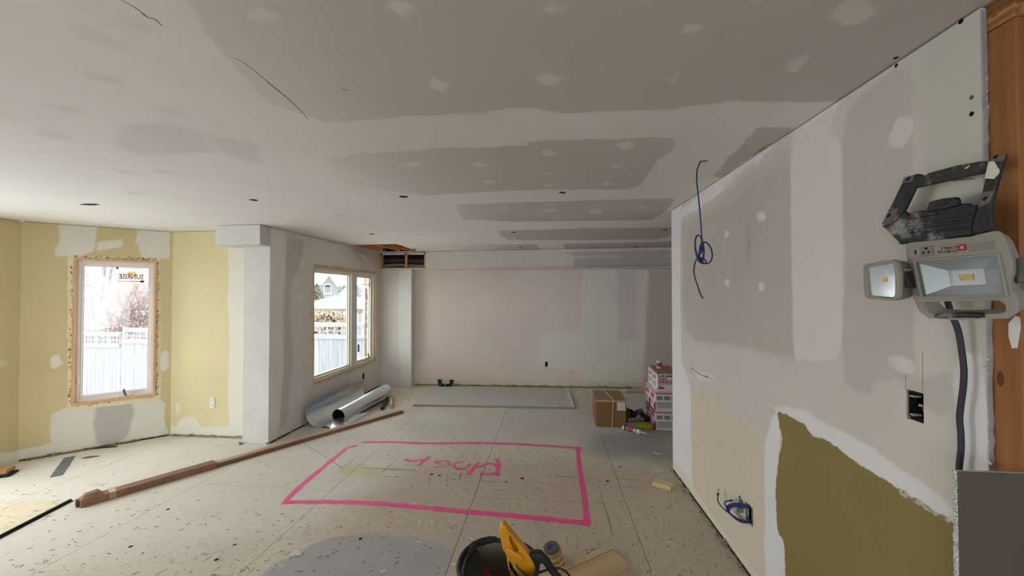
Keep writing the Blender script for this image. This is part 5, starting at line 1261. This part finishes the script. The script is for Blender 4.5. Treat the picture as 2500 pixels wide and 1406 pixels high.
MB().tube(curve_pts([cy_(x, y, YT - .012) for x, y in ((1205, 870), (1235, 930), (1300, 985), (1370, 1040), (1420, 1120))], 5), .0022, 6).build('seam', M_black, yt, world=True)
MB().tube(curve_pts([cy_(x, y, YT - .004) for x, y in ((1066, 990), (1110, 985), (1160, 975))], 4), .004, 6).build('screw_boss', M_black, yt, world=True)
for (x, y) in ((966, 160), (1012, 178)): MB().tube([cy_(x, y, YT - .001), cy_(x, y, YT + .01)], .0022, 8).build('screw_hole', M_hole, yt, world=True)
MB().prism([cy_(*p, YT + .005) for p in [(1460, 690), (1530, 665), (1640, 660), (1730, 690), (1790, 760), (1760, 830), (1680, 890), (1600, 945), (1530, 830)]], (0, .04, 0)).build('side_handle_base', M_black, yt, bevel=.008, seg=2, smooth=True, world=True)
MB().tube(curve_pts([cy_(x, y, YT + .025) for x, y in ((1600, 700), (1710, 720), (1800, 800), (1880, 920), (1970, 1040), (2060, 1140), (2150, 1260))], 5), [.022 - .007 * i / 30 for i in range(31)], 12).build('side_handle', M_black, yt, smooth=True, world=True)
MB().tube(curve_pts([cy_(x, y, YT + .03) for x, y in ((1500, 1060), (1640, 1035), (1800, 985), (1990, 945), (2120, 970), (2230, 1050), (2300, 1160))], 6), .0055, 8).build('power_cord', M_black, yt, smooth=True, world=True)

# ================================================================ RIGHT WALL FITTINGS
# ---- black switch box set in its cut-out
sb_ = empty('switch_box', tuple(W_right.pt((op_sw[0] + op_sw[1]) / 2, op_sw[2])), label='open black electrical switch box sunk into the right wall', cat='electrical box')
a0, a1, b0_, b1_ = op_sw; dpt = .060
mb = MB()
q = rectloop(W_right, a0 + .004, a1 + .006, b0_ + .008, b1_ - .004, -.004); qi = rectloop(W_right, a0 + .007, a1 + .003, b0_ + .011, b1_ - .007, -.004)
MB().ring(q, qi, -W_right.n3 * dpt).build('box_sides', M_black, sb_, world=True)
MB().prism(rectloop(W_right, a0 + .004, a1 + .006, b0_ + .008, b1_ - .004, -.004 - dpt), -W_right.n3 * .003).build('box_back', M_black, sb_, world=True)
for z in (b0_ + .020, b1_ - .016):
    p = W_right.pt((a0 + a1) / 2, z, -.003); MB().box(-.012, .012, -.007, .007, -.003, .003, Matrix(((W_right.n3[0], W_right.d[0], 0, p[0]), (W_right.n3[1], W_right.d[1], 0, p[1]), (0, 0, 1, p[2]), (0, 0, 0, 1)))).build('screw_tab', M_slv, sb_, world=True)
cw = (a0 + a1) / 2
MB().tube(curve_pts([W_right.pt(a1 - .005, b1_ - .03, -.045), W_right.pt(a1 - .016, b1_ - .04, -.02), W_right.pt(a1 - .020, b1_ - .055, -.018), W_right.pt(a1 - .016, b1_ - .07, -.02)], 5), .004, 7).build('red_wire', mk('wire_red', (128, 30, 44), .5), sb_, smooth=True, world=True)
MB().tube(curve_pts([W_right.pt(a1 - .003, b1_ - .035, -.04), W_right.pt(a1 - .006, b1_ - .06, -.02), W_right.pt(a1 - .008, b1_ - .075, -.015)], 5), .004, 7).build('white_wire', M_white, sb_, smooth=True, world=True)
MB().tube([W_right.pt(a0 + .03, b0_ + .052, -.012), W_right.pt(a0 + .052, b0_ + .048, -.03), W_right.pt(a1 - .004, b0_ + .04, -.045)], .005, 8).build('cable_clamp', M_slv, sb_, smooth=True, world=True)
for (u, y0, y1) in ((2211, 916, 950), (2252, 862, 958)):
    ribbon([W_right.px(u, v, .0006) for v in np.linspace(y0, y1, 5)], .0012, W_right.n3).build('pencil_line', mk('pencil', (132, 124, 116), .9), wall_right, fix=False)
# ---- low-voltage bracket with blue network cables
lv = empty('cable_bracket', tuple(W_right.pt((op_lv[0] + op_lv[1]) / 2, op_lv[2])), label='grey low voltage bracket low on the right wall with blue cables coming out', cat='bracket')
a0, a1, b0_, b1_ = op_lv
MB().ring(rectloop(W_right, a0 - .006, a1 + .006, b0_ - .006, b1_ + .006, .001), rectloop(W_right, a0 + .002, a1 - .002, b0_ + .002, b1_ - .002, .001), W_right.n3 * .003).build('flange', mk('bracket_grey', (108, 118, 116), .6), lv, world=True)
MB().prism(rectloop(W_right, a0 - .01, a1 + .01, b0_ - .01, b1_ + .01, -.07), -W_right.n3 * .003).build('cavity', M_hole, lv, world=True)
M_cat = mk('blue_cable', (26, 46, 98), .45, var=.08); M_plug = mk('clear_plug', (176, 172, 160), .3)
def cl_(x, y, off=.03): return W_right.px(1720 + x / 10.81, 1170 + y / 10.81, off)
lp = empty('network_cable', tuple(W_right.pt((op_lv[0] + op_lv[1]) / 2, op_lv[2], .05)), label='coil of blue network cable hanging out low on the right wall', cat='cable')
rb = random.Random(5)
for k in range(4):
    dx, dy = k * 22, k * 16
    pts = [(1250, 1120 - dy * 1.2, -.03), (1180, 1140 - dy, .01), (980, 1130 - dy * 1.2, .03), (800, 1030 - dy * .8, .04), (660, 890 - dy * .3, .045), (590 + dx * 1.2, 790 - dy * .2, .045), (610 + dx * 1.4, 700 + dy, .04), (740 + dx, 640 + dy * 1.6, .035), (930, 640 + dy * 2.0, .03), (1160, 690 + dy * 1.3, .008), (1240, 740 + dy, -.03)]
    MB().tube(curve_pts([cl_(x, y, o_ + .004 * k) for x, y, o_ in pts], 5), .0042, 7).build('cable_loop', M_cat, lp, smooth=True, world=True)
for pts, e in (([(1200, 1120, .0), (960, 1110, .04), (740, 960, .055), (580, 840, .06), (430, 700, .06), (355, 570, .055), (350, 420, .05)], (375, 250)), ([(700, 940, .05), (600, 780, .06), (530, 640, .06), (570, 580, .06), (700, 562, .05)], (840, 540))):
    P = curve_pts([cl_(*p) for p in pts], 6); tl = MB().tube(P, .0040, 7).build('cable_tail', M_cat, lp, smooth=True, world=True)
    e_ = cl_(e[0], e[1], .045); d_ = e_ - P[-1]
    MB().beam(P[-1], P[-1] + d_ * .4, .016, .012).build('boot', M_black, tl, bevel=.002, world=True); MB().beam(P[-1] + d_ * .4, e_, .012, .009).build('plug', M_plug, tl, world=True)
gt = MB().prism([cl_(*p, .004) for p in ((895, 440), (930, 425), (970, 560), (1005, 650), (1018, 880), (950, 890), (865, 870), (850, 800), (900, 640))], W_right.n3 * .001).build('green_tape', mk('green_tape', (92, 150, 116), .6, var=.1, vs=30)); tag(gt, 'torn piece of green tape on the right wall behind the cable coil', 'tape')
# ---- torn slot in the compound, screw heads, dimples
for pts, w in (([(1687, 897), (1696, 904), (1712, 916)], .007), ([(1712, 916), (1722, 919), (1732, 921), (1743, 932)], .004), ([(1686, 899), (1690, 914)], .004), ([(1742, 918), (1744, 933)], .003), ([(1722, 915), (1726, 923)], .006)):
    ribbon([W_right.px(u, v, .0008) for u, v in pts], w, W_right.n3, .5).build('torn_paper', M_crack, wall_right, fix=False)
for (u, v, r, m) in ((2188, 160, .0065, M_hole), (2346, 52, .0075, M_hole), (2372, 278, .0065, M_hole), (2372, 238, .006, M_crack), (1862, 991, .002, M_hole)):
    p = W_right.px(u, v, .0005); Mx = basis(p, W_right.d.tolist() + [0], (0, 0, 1))
    MB().lathe([(0, .0006), (r * .6, .0008), (r, .0002), (r, 0)], 12, M=Mx).build('screw', m, wall_right)
p = onceil(2187, 141); MB().lathe([(0, -.001), (.007, -.001), (.007, 0)], 12, p).build('screw', M_hole, ceiling)
# ragged gypsum edge at the near end of the board
Wd_ = W_right; eb = MB(); rb = random.Random(8); zz_ = np.linspace(.0, 2.44, 90)
vs = []
for z in zz_:
    j_ = rb.uniform(-.0014, .0014)
    vs += [Wd_.pt(Wd_.L - .0005, z, .0008 + j_ * .6), Wd_.pt(Wd_.L + .0022 + j_, z, -.001 + j_), Wd_.pt(Wd_.L + .0022 - j_, z, -.0128 + j_), Wd_.pt(Wd_.L - .0005, z, -.014)]
fs = [(4 * i + k, 4 * i + k + 1, 4 * i + k + 5, 4 * i + k + 4) for i in range(len(zz_) - 1) for k in range(3)]
MB().add(vs, fs).build('cut_edge', mk('lavender_gypsum', (160, 152, 158), .95, var=.12, vs=40, bump=.4), wall_right)
mb = MB()
for (u, v) in ((2408, 190), (2409, 225), (2408, 245), (2409, 265), (2406, 873), (2403, 893), (2410, 912), (2414, 1130), (2413, 1124)):
    p = Wd_.px(u, v, .002); mb.beam(p, p + (-.004 + rb.uniform(-.004, .004), -.008, rb.uniform(-.006, .006)), .002, .003)
mb.build('torn_paper', M_gyp, wall_right)
MB().prism([onx(u, v, 1.1965) for u, v in ((2462, 790), (2478, 770), (2490, 775), (2492, 800), (2484, 850), (2470, 850), (2462, 820))], (.0004, 0, 0)).build('plaster_smear', M_mudw, es, world=True)
# ---- drywall panel on edge at the lower right
pE = onx(2327, 1250, 1.02); yP = pE[1]; zP = onx(2335, 1150, 1.02)[2]
dwp = empty('drywall_sheet', (1.02, yP, 0), label='grey drywall panel standing on edge at the lower right with a rough cut white edge', cat='drywall sheet')
MB().box(1.021, 2.2, yP - .0115, yP - .001, 0, zP).build('gypsum_core', M_gyp, dwp, world=True)
MB().box(1.0205, 2.2, yP - .0125, yP - .0113, 0, zP + .0005).build('face_paper', mk('grey_back_paper', (88, 83, 74), .9, var=.06, vs=2), dwp, world=True)
zz_ = np.linspace(0, zP, 170); vs = []; rb = random.Random(14)
for z in zz_:
    a_, b_, c_ = (rb.uniform(-.0022, .0015) for _ in range(3)); w_ = .001 * math.sin(z * 23)
    vs += [(1.0215, yP + .001, z), (1.019 + a_ + w_, yP - .001, z), (1.0175 + b_ + w_, yP - .005, z + .002), (1.0185 + c_ + w_, yP - .009, z), (1.0215, yP - .0122, z)]
fs = [(5 * i + k, 5 * i + k + 1, 5 * i + k + 6, 5 * i + k + 5) for i in range(len(zz_) - 1) for k in range(4)]
mge = NT('crumbly_gypsum'); nn = mge.noise(260, 3, .7); mge.bump(nn, .8, .004); mge.fin(mge.ramp(nn, [(.36, lin((92, 96, 94))), (.5, lin((186, 188, 184))), (.65, lin((228, 228, 224)))]), .95)
MB().add(vs, fs).build('rough_edge', mge.m, dwp, world=True)

# ================================================================ WORK LIGHT
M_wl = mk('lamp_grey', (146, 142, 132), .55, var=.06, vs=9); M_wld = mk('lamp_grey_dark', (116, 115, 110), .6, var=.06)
stn = NT('dusty_black_frame'); nd = stn.noise(14, 6, .7, vec=stn.obj()); nd2 = stn.noise(4, 4, vec=stn.obj())
stn.bump(nd, .2, .003)
M_st = stn.fin(stn.ramp(stn.math('ADD', stn.math('MULTIPLY', nd, .65), stn.math('MULTIPLY', nd2, .35)), [(.42, lin((22, 23, 26))), (.54, lin((42, 42, 44))), (.63, lin((140, 140, 140)))]), .6)
M_refl = mk('reflector', (196, 198, 202), .28, .55, var=.04); M_lens = mk('spot_lens', (206, 210, 214), .12, .3, var=.14, vs=26); M_led = mk('led_chip', (222, 182, 110), .6, var=.12, vs=60)
M_pad = mk('worn_rubber', (104, 100, 98), .8, var=.25, vs=30); M_plab = mk('cream_label', (214, 214, 196), .7)
def ca(x, y, X): return onx(2050 + x / 2.811, 350 + y / 2.811, X)
def cs_(x, y, X): return onx(2130 + x / 5.624, 360 + y / 5.624, X)
def csp(x, y, X): return onx(2080 + x / 6.39, 580 + y / 6.39, X)
XB = 1.085
wl = empty('work_light', tuple(ca(820, 760, XB) + (0.03, 0, 0)), label='grey and black work light hung upside down on the right wall by its frame', cat='work light')
body = [(452, 705), (480, 682), (900, 640), (1050, 602), (1098, 602), (1130, 640), (1165, 730), (1190, 810), (1190, 880), (1178, 930), (1180, 1000), (1215, 1040), (1232, 1100), (1218, 1165), (1160, 1202), (800, 1213), (610, 1199), (545, 1150), (500, 1050), (472, 880)]
hole1 = [(562, 1108), (592, 1088), (700, 1085), (1095, 1078), (1138, 1106), (1142, 1150), (1112, 1168), (800, 1178), (622, 1166), (600, 1150)]
hole2 = [(510, 815), (1078, 768), (1130, 1040), (560, 1052)]
P3 = lambda L_, X: [ca(x, y, X) for x, y in L_]
bo = MB().prism_h(P3(body, XB), [P3(hole1, XB), P3(hole2, XB)], (.030, 0, 0), .87).build('body', M_wl, wl, bevel=.005, seg=2, smooth=True, world=True)
MB().ring(P3([(498, 800), (1085, 752), (1148, 1052), (552, 1066)], XB - .006), P3([(512, 816), (1078, 770), (1128, 1038), (562, 1050)], XB - .006), (.012, 0, 0)).build('bezel', M_wl, wl, bevel=.002, world=True)
# reflector: four sloping sides and a flat floor carrying the LED chip
fq = P3(hole2, XB + .002); c0 = sum(fq) / 4; bq = [c0 + (p - c0) * .42 + np.array([.028, 0, 0]) for p in fq]
rf_ = MB().add(fq + bq, [(0, 1, 5, 4), (1, 2, 6, 5), (2, 3, 7, 6), (3, 0, 4, 7), (4, 5, 6, 7)]).build('reflector', M_refl, wl, fix=False, world=True)
lq = [c0 + (p - c0) * np.array([1, .30, .30]) + np.array([.026, 0, 0]) for p in fq]
MB().prism([c0 + (p - c0) * np.array([1, .17, .18]) + np.array([.0265, 0, .0]) for p in fq], (.001, 0, 0)).build('led_chip', M_led, wl, world=True)
lamp_glass = MB().prism([p + np.array([-.003, 0, 0]) for p in P3([(514, 818), (1076, 772), (1126, 1036), (564, 1048)], XB)], (.0015, 0, 0)).build('front_glass', M_glass, wl, world=True)
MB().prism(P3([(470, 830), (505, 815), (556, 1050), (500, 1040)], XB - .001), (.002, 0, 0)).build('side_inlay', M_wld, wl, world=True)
# fascia: outlet, slot, maker's lettering upside down, ribs
fa = MB().prism(P3([(475, 730), (500, 715), (880, 680), (890, 745), (520, 785), (480, 775)], XB - .002), (.003, 0, 0)).build('fascia', mk('fascia_grey', (152, 147, 135), .6), wl, bevel=.001, world=True)
ou = MB().prism(P3([(545, 712), (637, 703), (643, 765), (552, 775)], XB - .005), (.004, 0, 0)).build('outlet', mk('outlet_grey', (128, 122, 112), .6), wl, bevel=.001, world=True)
for L_ in ([(580, 715), (600, 713), (600, 727), (582, 729)], [(563, 744), (578, 743), (580, 756), (565, 758)], [(603, 740), (616, 738), (618, 752), (605, 754)]): MB().prism(P3(L_, XB - .0058), (.001, 0, 0)).build('outlet_slot', M_hole, wl, world=True)
MB().prism(P3([(511, 733), (523, 731), (528, 760), (513, 762)], XB - .0028), (.001, 0, 0)).build('switch_slot', mk('brown_slot', (52, 36, 32), .6), wl, world=True)
badge = MB().prism(P3([(802, 698), (868, 690), (872, 732), (808, 740)], XB - .0028), (.001, 0, 0)).build('badge', mk('badge_red', (150, 52, 52), .6), wl, world=True)
bc = (838, 715); MB().prism(P3([(bc[0] + (20 if k % 2 == 0 else 8) * math.cos(k * math.pi / 5 + .3), bc[1] + (18 if k % 2 == 0 else 7) * math.sin(k * math.pi / 5 + .3)) for k in range(10)], XB - .0034), (.0006, 0, 0)).build('badge_star', mk('badge_star', (214, 170, 164), .6), wl, world=True)
for body_, a_, b_ in (('PORTER', (800, 728), (672, 738)), ('CABLE', (796, 704), (694, 713))):
    A_, B_ = ca(*a_, XB - .0034), ca(*b_, XB - .0034); xv = (B_ - A_) / np.linalg.norm(B_ - A_)
    t_ = text(body_, .0105, mk('print_dark', (70, 58, 50), .7), None, basis(A_, xv, np.cross((-1, 0, 0), xv)), ext=.0002)
    bpy.context.view_layer.update(); k_ = float(np.linalg.norm(B_ - A_)) / max(t_.dimensions.x, .001)
    t_.parent = wl; t_.matrix_local = WM(wl).inverted() @ basis(A_, xv, np.cross((-1, 0, 0), xv)) @ Matrix.Diagonal((k_, 1, 1, 1))
for k in range(5): MB().tube([ca(900, 692 + 12 * k, XB - .001), ca(1060, 668 + 13 * k, XB - .001)], .0014, 6).build('rib', M_wl, wl, world=True)
MB().tube(curve_pts(P3([(660, 1184), (800, 1180), (900, 1178), (1010, 1184)], XB + .004), 5), [.005] + [.0085] * 13 + [.006] * 2, 10).build('grip', M_st, wl, smooth=True, world=True)
# frame the lamp stands on, here hooked over a screw
XS = 1.118
def member(L_, X, d, name, m=M_st, bv=.003):
    d = min(d, .012)
    return MB().prism([cs_(x, y, X) for x, y in L_], (d, 0, 0)).build(name, m, st_, bevel=bv, world=True, smooth=True)
st_ = bpy.data.objects.new('stand_frame', None); COL.objects.link(st_); st_.parent = wl
member([(555, 372), (605, 362), (650, 372), (695, 392), (760, 352), (1150, 245), (1480, 190), (1612, 183), (1560, 345), (1450, 368), (1100, 442), (580, 560), (552, 500)], XS, .040, 'cross_bar')
member([(400, 482), (575, 468), (572, 565), (425, 870), (245, 1062), (116, 1052), (200, 880), (252, 790)], XS, .042, 'side_bar')
member([(1600, 190), (1660, 108), (1810, 80), (1745, 300), (1660, 620), (1605, 850), (1640, 1060), (1628, 1150), (1350, 1192), (1380, 1000), (1430, 830), (1500, 580), (1560, 340)], XS, .046, 'side_bar')
member([(116, 1066), (240, 1056), (330, 1010), (425, 870), (500, 940), (480, 1200), (462, 1318), (370, 1332), (335, 1282)], XS + .004, .05, 'corner_block')
member([(490, 940), (560, 880), (690, 865), (722, 880), (1160, 775), (1300, 764), (1352, 800), (1425, 790), (1362, 1190), (1350, 1226), (770, 1300), (450, 1316), (410, 1060)], XS + .006, .05, 'hinge_plate')
member([(722, 880), (770, 745), (950, 700), (1140, 680), (1172, 730), (1160, 800), (900, 860)], XS - .006, .05, 'clamp_block')
for L_ in ([(500, 905), (700, 868), (880, 890), (860, 930), (520, 985)], [(460, 1050), (1380, 920), (1372, 985), (470, 1090)], [(480, 1130), (1370, 1010), (1362, 1085), (500, 1180)], [(520, 1210), (780, 1170), (1355, 1110), (1350, 1200), (800, 1285), (560, 1280)]): member(L_, XS + .001, .01, 'rib', bv=.002)
for L_ in ([(850, 760), (920, 708), (1040, 700), (1040, 760), (960, 800), (880, 805)],): member(L_, XS - .009, .006, 'clamp_recess', M_black, .002)
for L_, hx_, hy_ in (([(430, 412), (572, 370), (535, 478), (402, 490)], 482, 432), ([(212, 880), (350, 828), (245, 1052), (122, 1050)], 218, 935), ([(1650, 112), (1808, 84), (1765, 190), (1612, 188)], 1685, 130), ([(1510, 612), (1645, 592), (1590, 760), (1440, 830)], 1540, 700)):
    pd = member(L_, XS - .003, .006, 'rubber_pad', M_pad, .001)
    k = MB().prism([cs_(hx_ + dx, hy_ + dy, XS - .0045) for dx, dy in ((-32, 12), (10, -28), (34, -24), (20, 4), (-14, 30))], (.002, 0, 0)).build('keyhole', M_hole, st_, world=True)
member([(1592, 198), (1662, 184), (1725, 300), (1728, 345), (1662, 432), (1540, 424)], XS - .002, .003, 'label', M_plab, 0)
member([(1265, 285), (1325, 245), (1335, 258), (1278, 298)], XS - .001, .002, 'paint_fleck', M_plab, 0)
# small swivel spot on the left
XP = 1.045
fo = [(170, 470), (182, 430), (215, 410), (560, 350), (610, 345), (660, 360), (695, 410), (722, 560), (724, 890), (700, 945), (660, 975), (600, 985), (240, 955), (205, 920), (186, 860)]
li = [(235, 468), (600, 395), (648, 440), (668, 560), (668, 890), (632, 935), (272, 902), (255, 800)]
sp_ = bpy.data.objects.new('spot_head', None); COL.objects.link(sp_); sp_.parent = wl
Fo = [csp(x, y, XP) for x, y in fo]; Li = [csp(x, y, XP) for x, y in li]
MB().prism_h(Fo, [Li], (.014, 0, 0)).build('rim', M_wl, sp_, bevel=.003, seg=2, smooth=True, world=True)
cc = sum(Fo) / len(Fo); F2 = [p + np.array([.014, 0, 0]) for p in Fo]; F3 = [cc + (p - cc) * np.array([1, .86, .88]) + np.array([.05, 0, 0]) for p in Fo]
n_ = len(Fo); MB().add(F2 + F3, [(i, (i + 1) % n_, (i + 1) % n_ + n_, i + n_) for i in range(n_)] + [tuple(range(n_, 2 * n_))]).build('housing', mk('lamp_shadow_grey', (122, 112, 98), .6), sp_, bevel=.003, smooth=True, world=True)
MB().prism([p + np.array([.006, 0, 0]) for p in Li], (.002, 0, 0)).build('lens', M_lens, sp_, world=True)
MB().prism([csp(x, y, XP + .005) for x, y in ((470, 630), (545, 622), (548, 690), (478, 695))], (.001, 0, 0)).build('led_chip', M_led, sp_, bevel=0, world=True)
MB().prism([csp(x, y, XP + .018) for x, y in ((718, 560), (830, 530), (855, 640), (882, 782), (742, 775))], (.03, 0, 0)).build('hinge', M_st, wl, bevel=.002, world=True)
MB().prism([csp(x, y, XP + .016) for x, y in ((720, 550), (815, 485), (835, 500), (740, 562))], (.02, 0, 0)).build('hinge_lug', M_wl, wl, bevel=.001, world=True)
# tilt knob on the right and the power cord
def cr_(x, y, X): return onx(2280 + x / 5.86, 560 + y / 5.86, X)
MB().prism([cr_(x, y, XB + .012) for x, y in ((1145, 440), (1190, 410), (1330, 415), (1400, 470), (1400, 740), (1330, 770), (1190, 772), (1150, 700))], (.028, 0, 0)).build('tilt_knob', M_pad, wl, bevel=.006, seg=2, smooth=True, world=True)
MB().prism([cr_(x, y, XB + .010) for x, y in ((1100, 510), (1140, 490), (1165, 680), (1195, 770), (1150, 765), (1120, 690))], (.032, 0, 0)).build('knob_shaft', M_black, wl, bevel=.002, world=True)
cp = [cr_(190, 1010, 1.12)] + [onx(u, v, 1.135 + .02 * min(1, k / 4)) for k, (u, v) in enumerate(((2316, 745), (2322, 765), (2331, 785), (2340, 810), (2347, 850), (2353, 900), (2352, 940), (2347, 980), (2343, 1020), (2346, 1060), (2346, 1100), (2342, 1135), (2342, 1152)))]
M_cord = mk('power_cord', (44, 41, 50), .55, var=.2, vs=30)
MB().tube(curve_pts(cp, 5), .0072, 10).build('power_cord', M_cord, wl, smooth=True, world=True)
sc_ = MB().tube([onx(2324, 440, 1.172), onx(2350, 438, 1.150), onx(2378, 436, 1.130)], [.003, .0022, .0022], 8).build('long_screw', M_brownfoam); tag(sc_, 'long rusty screw in the right wall holding up the work light frame', 'screw')

# ================================================================ CABLE HANGING FROM THE CEILING
pc = onceil(1714, 393); yc = pc[1]
hc = empty('hanging_cable', tuple(pc), label='blue network cable hanging in loops from the ceiling in front of the right wall', cat='cable')
def hcp(u, v, d=0): return ony(u, v, yc + d)
MB().tube(curve_pts([pc + (0, 0, .002)] + [hcp(*p) for p in ((1708, 399), (1702, 416), (1701, 440), (1704, 470), (1708, 510), (1711, 545), (1713, 575), (1715, 596), (1712, 620))], 6), .0042, 8).build('drop', M_cat, hc, smooth=True, world=True)
MB().tube([pc + (-.012, 0, -.001), pc + (.03, 0, -.001)], .003, 6).build('cable_entry', M_hole, hc, world=True)
for k, pts in enumerate(([(1714, 600), (1712, 582), (1705, 574), (1699, 580), (1697, 598), (1701, 618), (1708, 635)], [(1712, 600), (1719, 591), (1728, 595), (1736, 608), (1739, 624), (1735, 638), (1727, 643), (1716, 640), (1710, 628)],
        [(1717, 590), (1718, 615), (1713, 640), (1707, 625), (1710, 600), (1716, 592), (1719, 618), (1715, 638), (1708, 640)], [(1709, 606), (1706, 630), (1712, 642), (1718, 625), (1714, 602), (1708, 618), (1709, 640)],
        [(1696, 603), (1699, 618), (1703, 632), (1708, 640)], [(1706, 634), (1712, 630), (1721, 634), (1724, 640), (1718, 644), (1708, 638)], [(1704, 630), (1699, 636), (1695, 650), (1694, 664), (1698, 682), (1704, 700), (1710, 718), (1716, 728)])):
    MB().tube(curve_pts([hcp(u, v, (.012 * math.sin(k * 2.1 + i))) for i, (u, v) in enumerate(pts)], 6), .0042, 8).build('tail' if k == 6 else 'loop', M_cat, hc, smooth=True, world=True)
# ================================================================ OUTLETS AND CUT BOXES
q = W_ret.sz(519.5, 983, 0)
ol = empty('wall_outlet', tuple(W_ret.pt(q[0], q[1])), label='white wall outlet without cover plate on the short yellow wall', cat='outlet')
def rl_(W_, s, z, w, h, o_): return rectloop(W_, s - w / 2, s + w / 2, z - h / 2, z + h / 2, o_)
MB().prism(rl_(W_ret, q[0], q[1], .062, .118, .001), W_ret.n3 * .008).build('plate', M_white, ol, bevel=.002, world=True)
for dz in (-.03, .03):
    rc = MB().prism(rl_(W_ret, q[0], q[1] + dz, .036, .034, .009), W_ret.n3 * .003).build('receptacle', M_white, ol, bevel=.002, world=True)
    for dx in (-.008, .008): MB().prism(rl_(W_ret, q[0] + dx, q[1] + dz + .004, .003, .012, .0121), W_ret.n3 * .0004).build('slot', M_hole, rc, world=True)
for W_, u, v, w, h, lb in ((W_left, 887, 918, .055, .095, 'black cut-out electrical box below the right end of the two-part window'), (W_back, 1334, 889, .045, .085, 'small black cut-out box low on the back wall')):
    q = W_.sz(u, v, 0); bx_ = empty('outlet_box', tuple(W_.pt(q[0], q[1])), label=lb, cat='electrical box')
    MB().ring(rl_(W_, q[0], q[1], w, h, .0), rl_(W_, q[0], q[1], w - .008, h - .008, 0), W_.n3 * .003).build('rim', M_black, bx_, world=True)
    MB().prism(rl_(W_, q[0], q[1], w - .006, h - .006, .0002), W_.n3 * .0006).build('cavity', M_hole, bx_, world=True)
    MB().beam(W_.pt(q[0] - .006, q[1] + .02, .002), W_.pt(q[0] + .012, q[1] + .012, .012), .008, .004).build('wire_stub', M_black, bx_, world=True)
# screws in the chase and bulkhead, torn vapour barrier at the ceiling cut-out
for (u, v) in ((959, 660), (958, 729), (958, 794), (958, 853), (958, 895), (927, 720), (927, 785)):
    p = ony(u, v, 6.8395); MB().box(p[0] - .006, p[0] + .006, p[1], p[1] + .0005, p[2] - .006, p[2] + .006).build('screw', M_crack, bpy.data.objects['wall_chase'], world=True)
for u in (1045, 1095, 1154, 1204, 1280, 1382, 1500, 1618):
    for dv in (0, 15) if u < 1170 else (0,):
        q = W_blk.px(u, 618 + dv, .0004); MB().prism(rl_(W_blk, *W_blk.sz(u, 617 + dv), .012, .012, .0003), W_blk.n3 * .0006).build('screw', M_crack, W_blk.o)
def wv(u, v, o_): return W_left.px(u, v, o_)
mv = NT('vapour_barrier'); mv.b.inputs['Alpha'].default_value = .8; mv.bump(mv.noise(18, 4), .5, .01); mv.fin(lin((230, 222, 212)), .3)
pl = [(846, 598), (868, 612), (892, 640), (896, 628), (904, 616), (886, 604), (872, 600)]
vb = MB().add([wv(u, v, o_) for (u, v), o_ in zip(pl, (.004, .02, .05, .06, .05, .03, .012))], [(0, 1, 6), (1, 5, 6), (1, 2, 3), (1, 3, 4), (1, 4, 5)]).build('torn_vapour_barrier', mv.m, fix=False); tag(vb, 'torn sheet of clear plastic hanging from the ceiling cut-out over the two-part window', 'plastic sheet')
md = vb.modifiers.new('thickness', 'SOLIDIFY'); md.thickness = .002
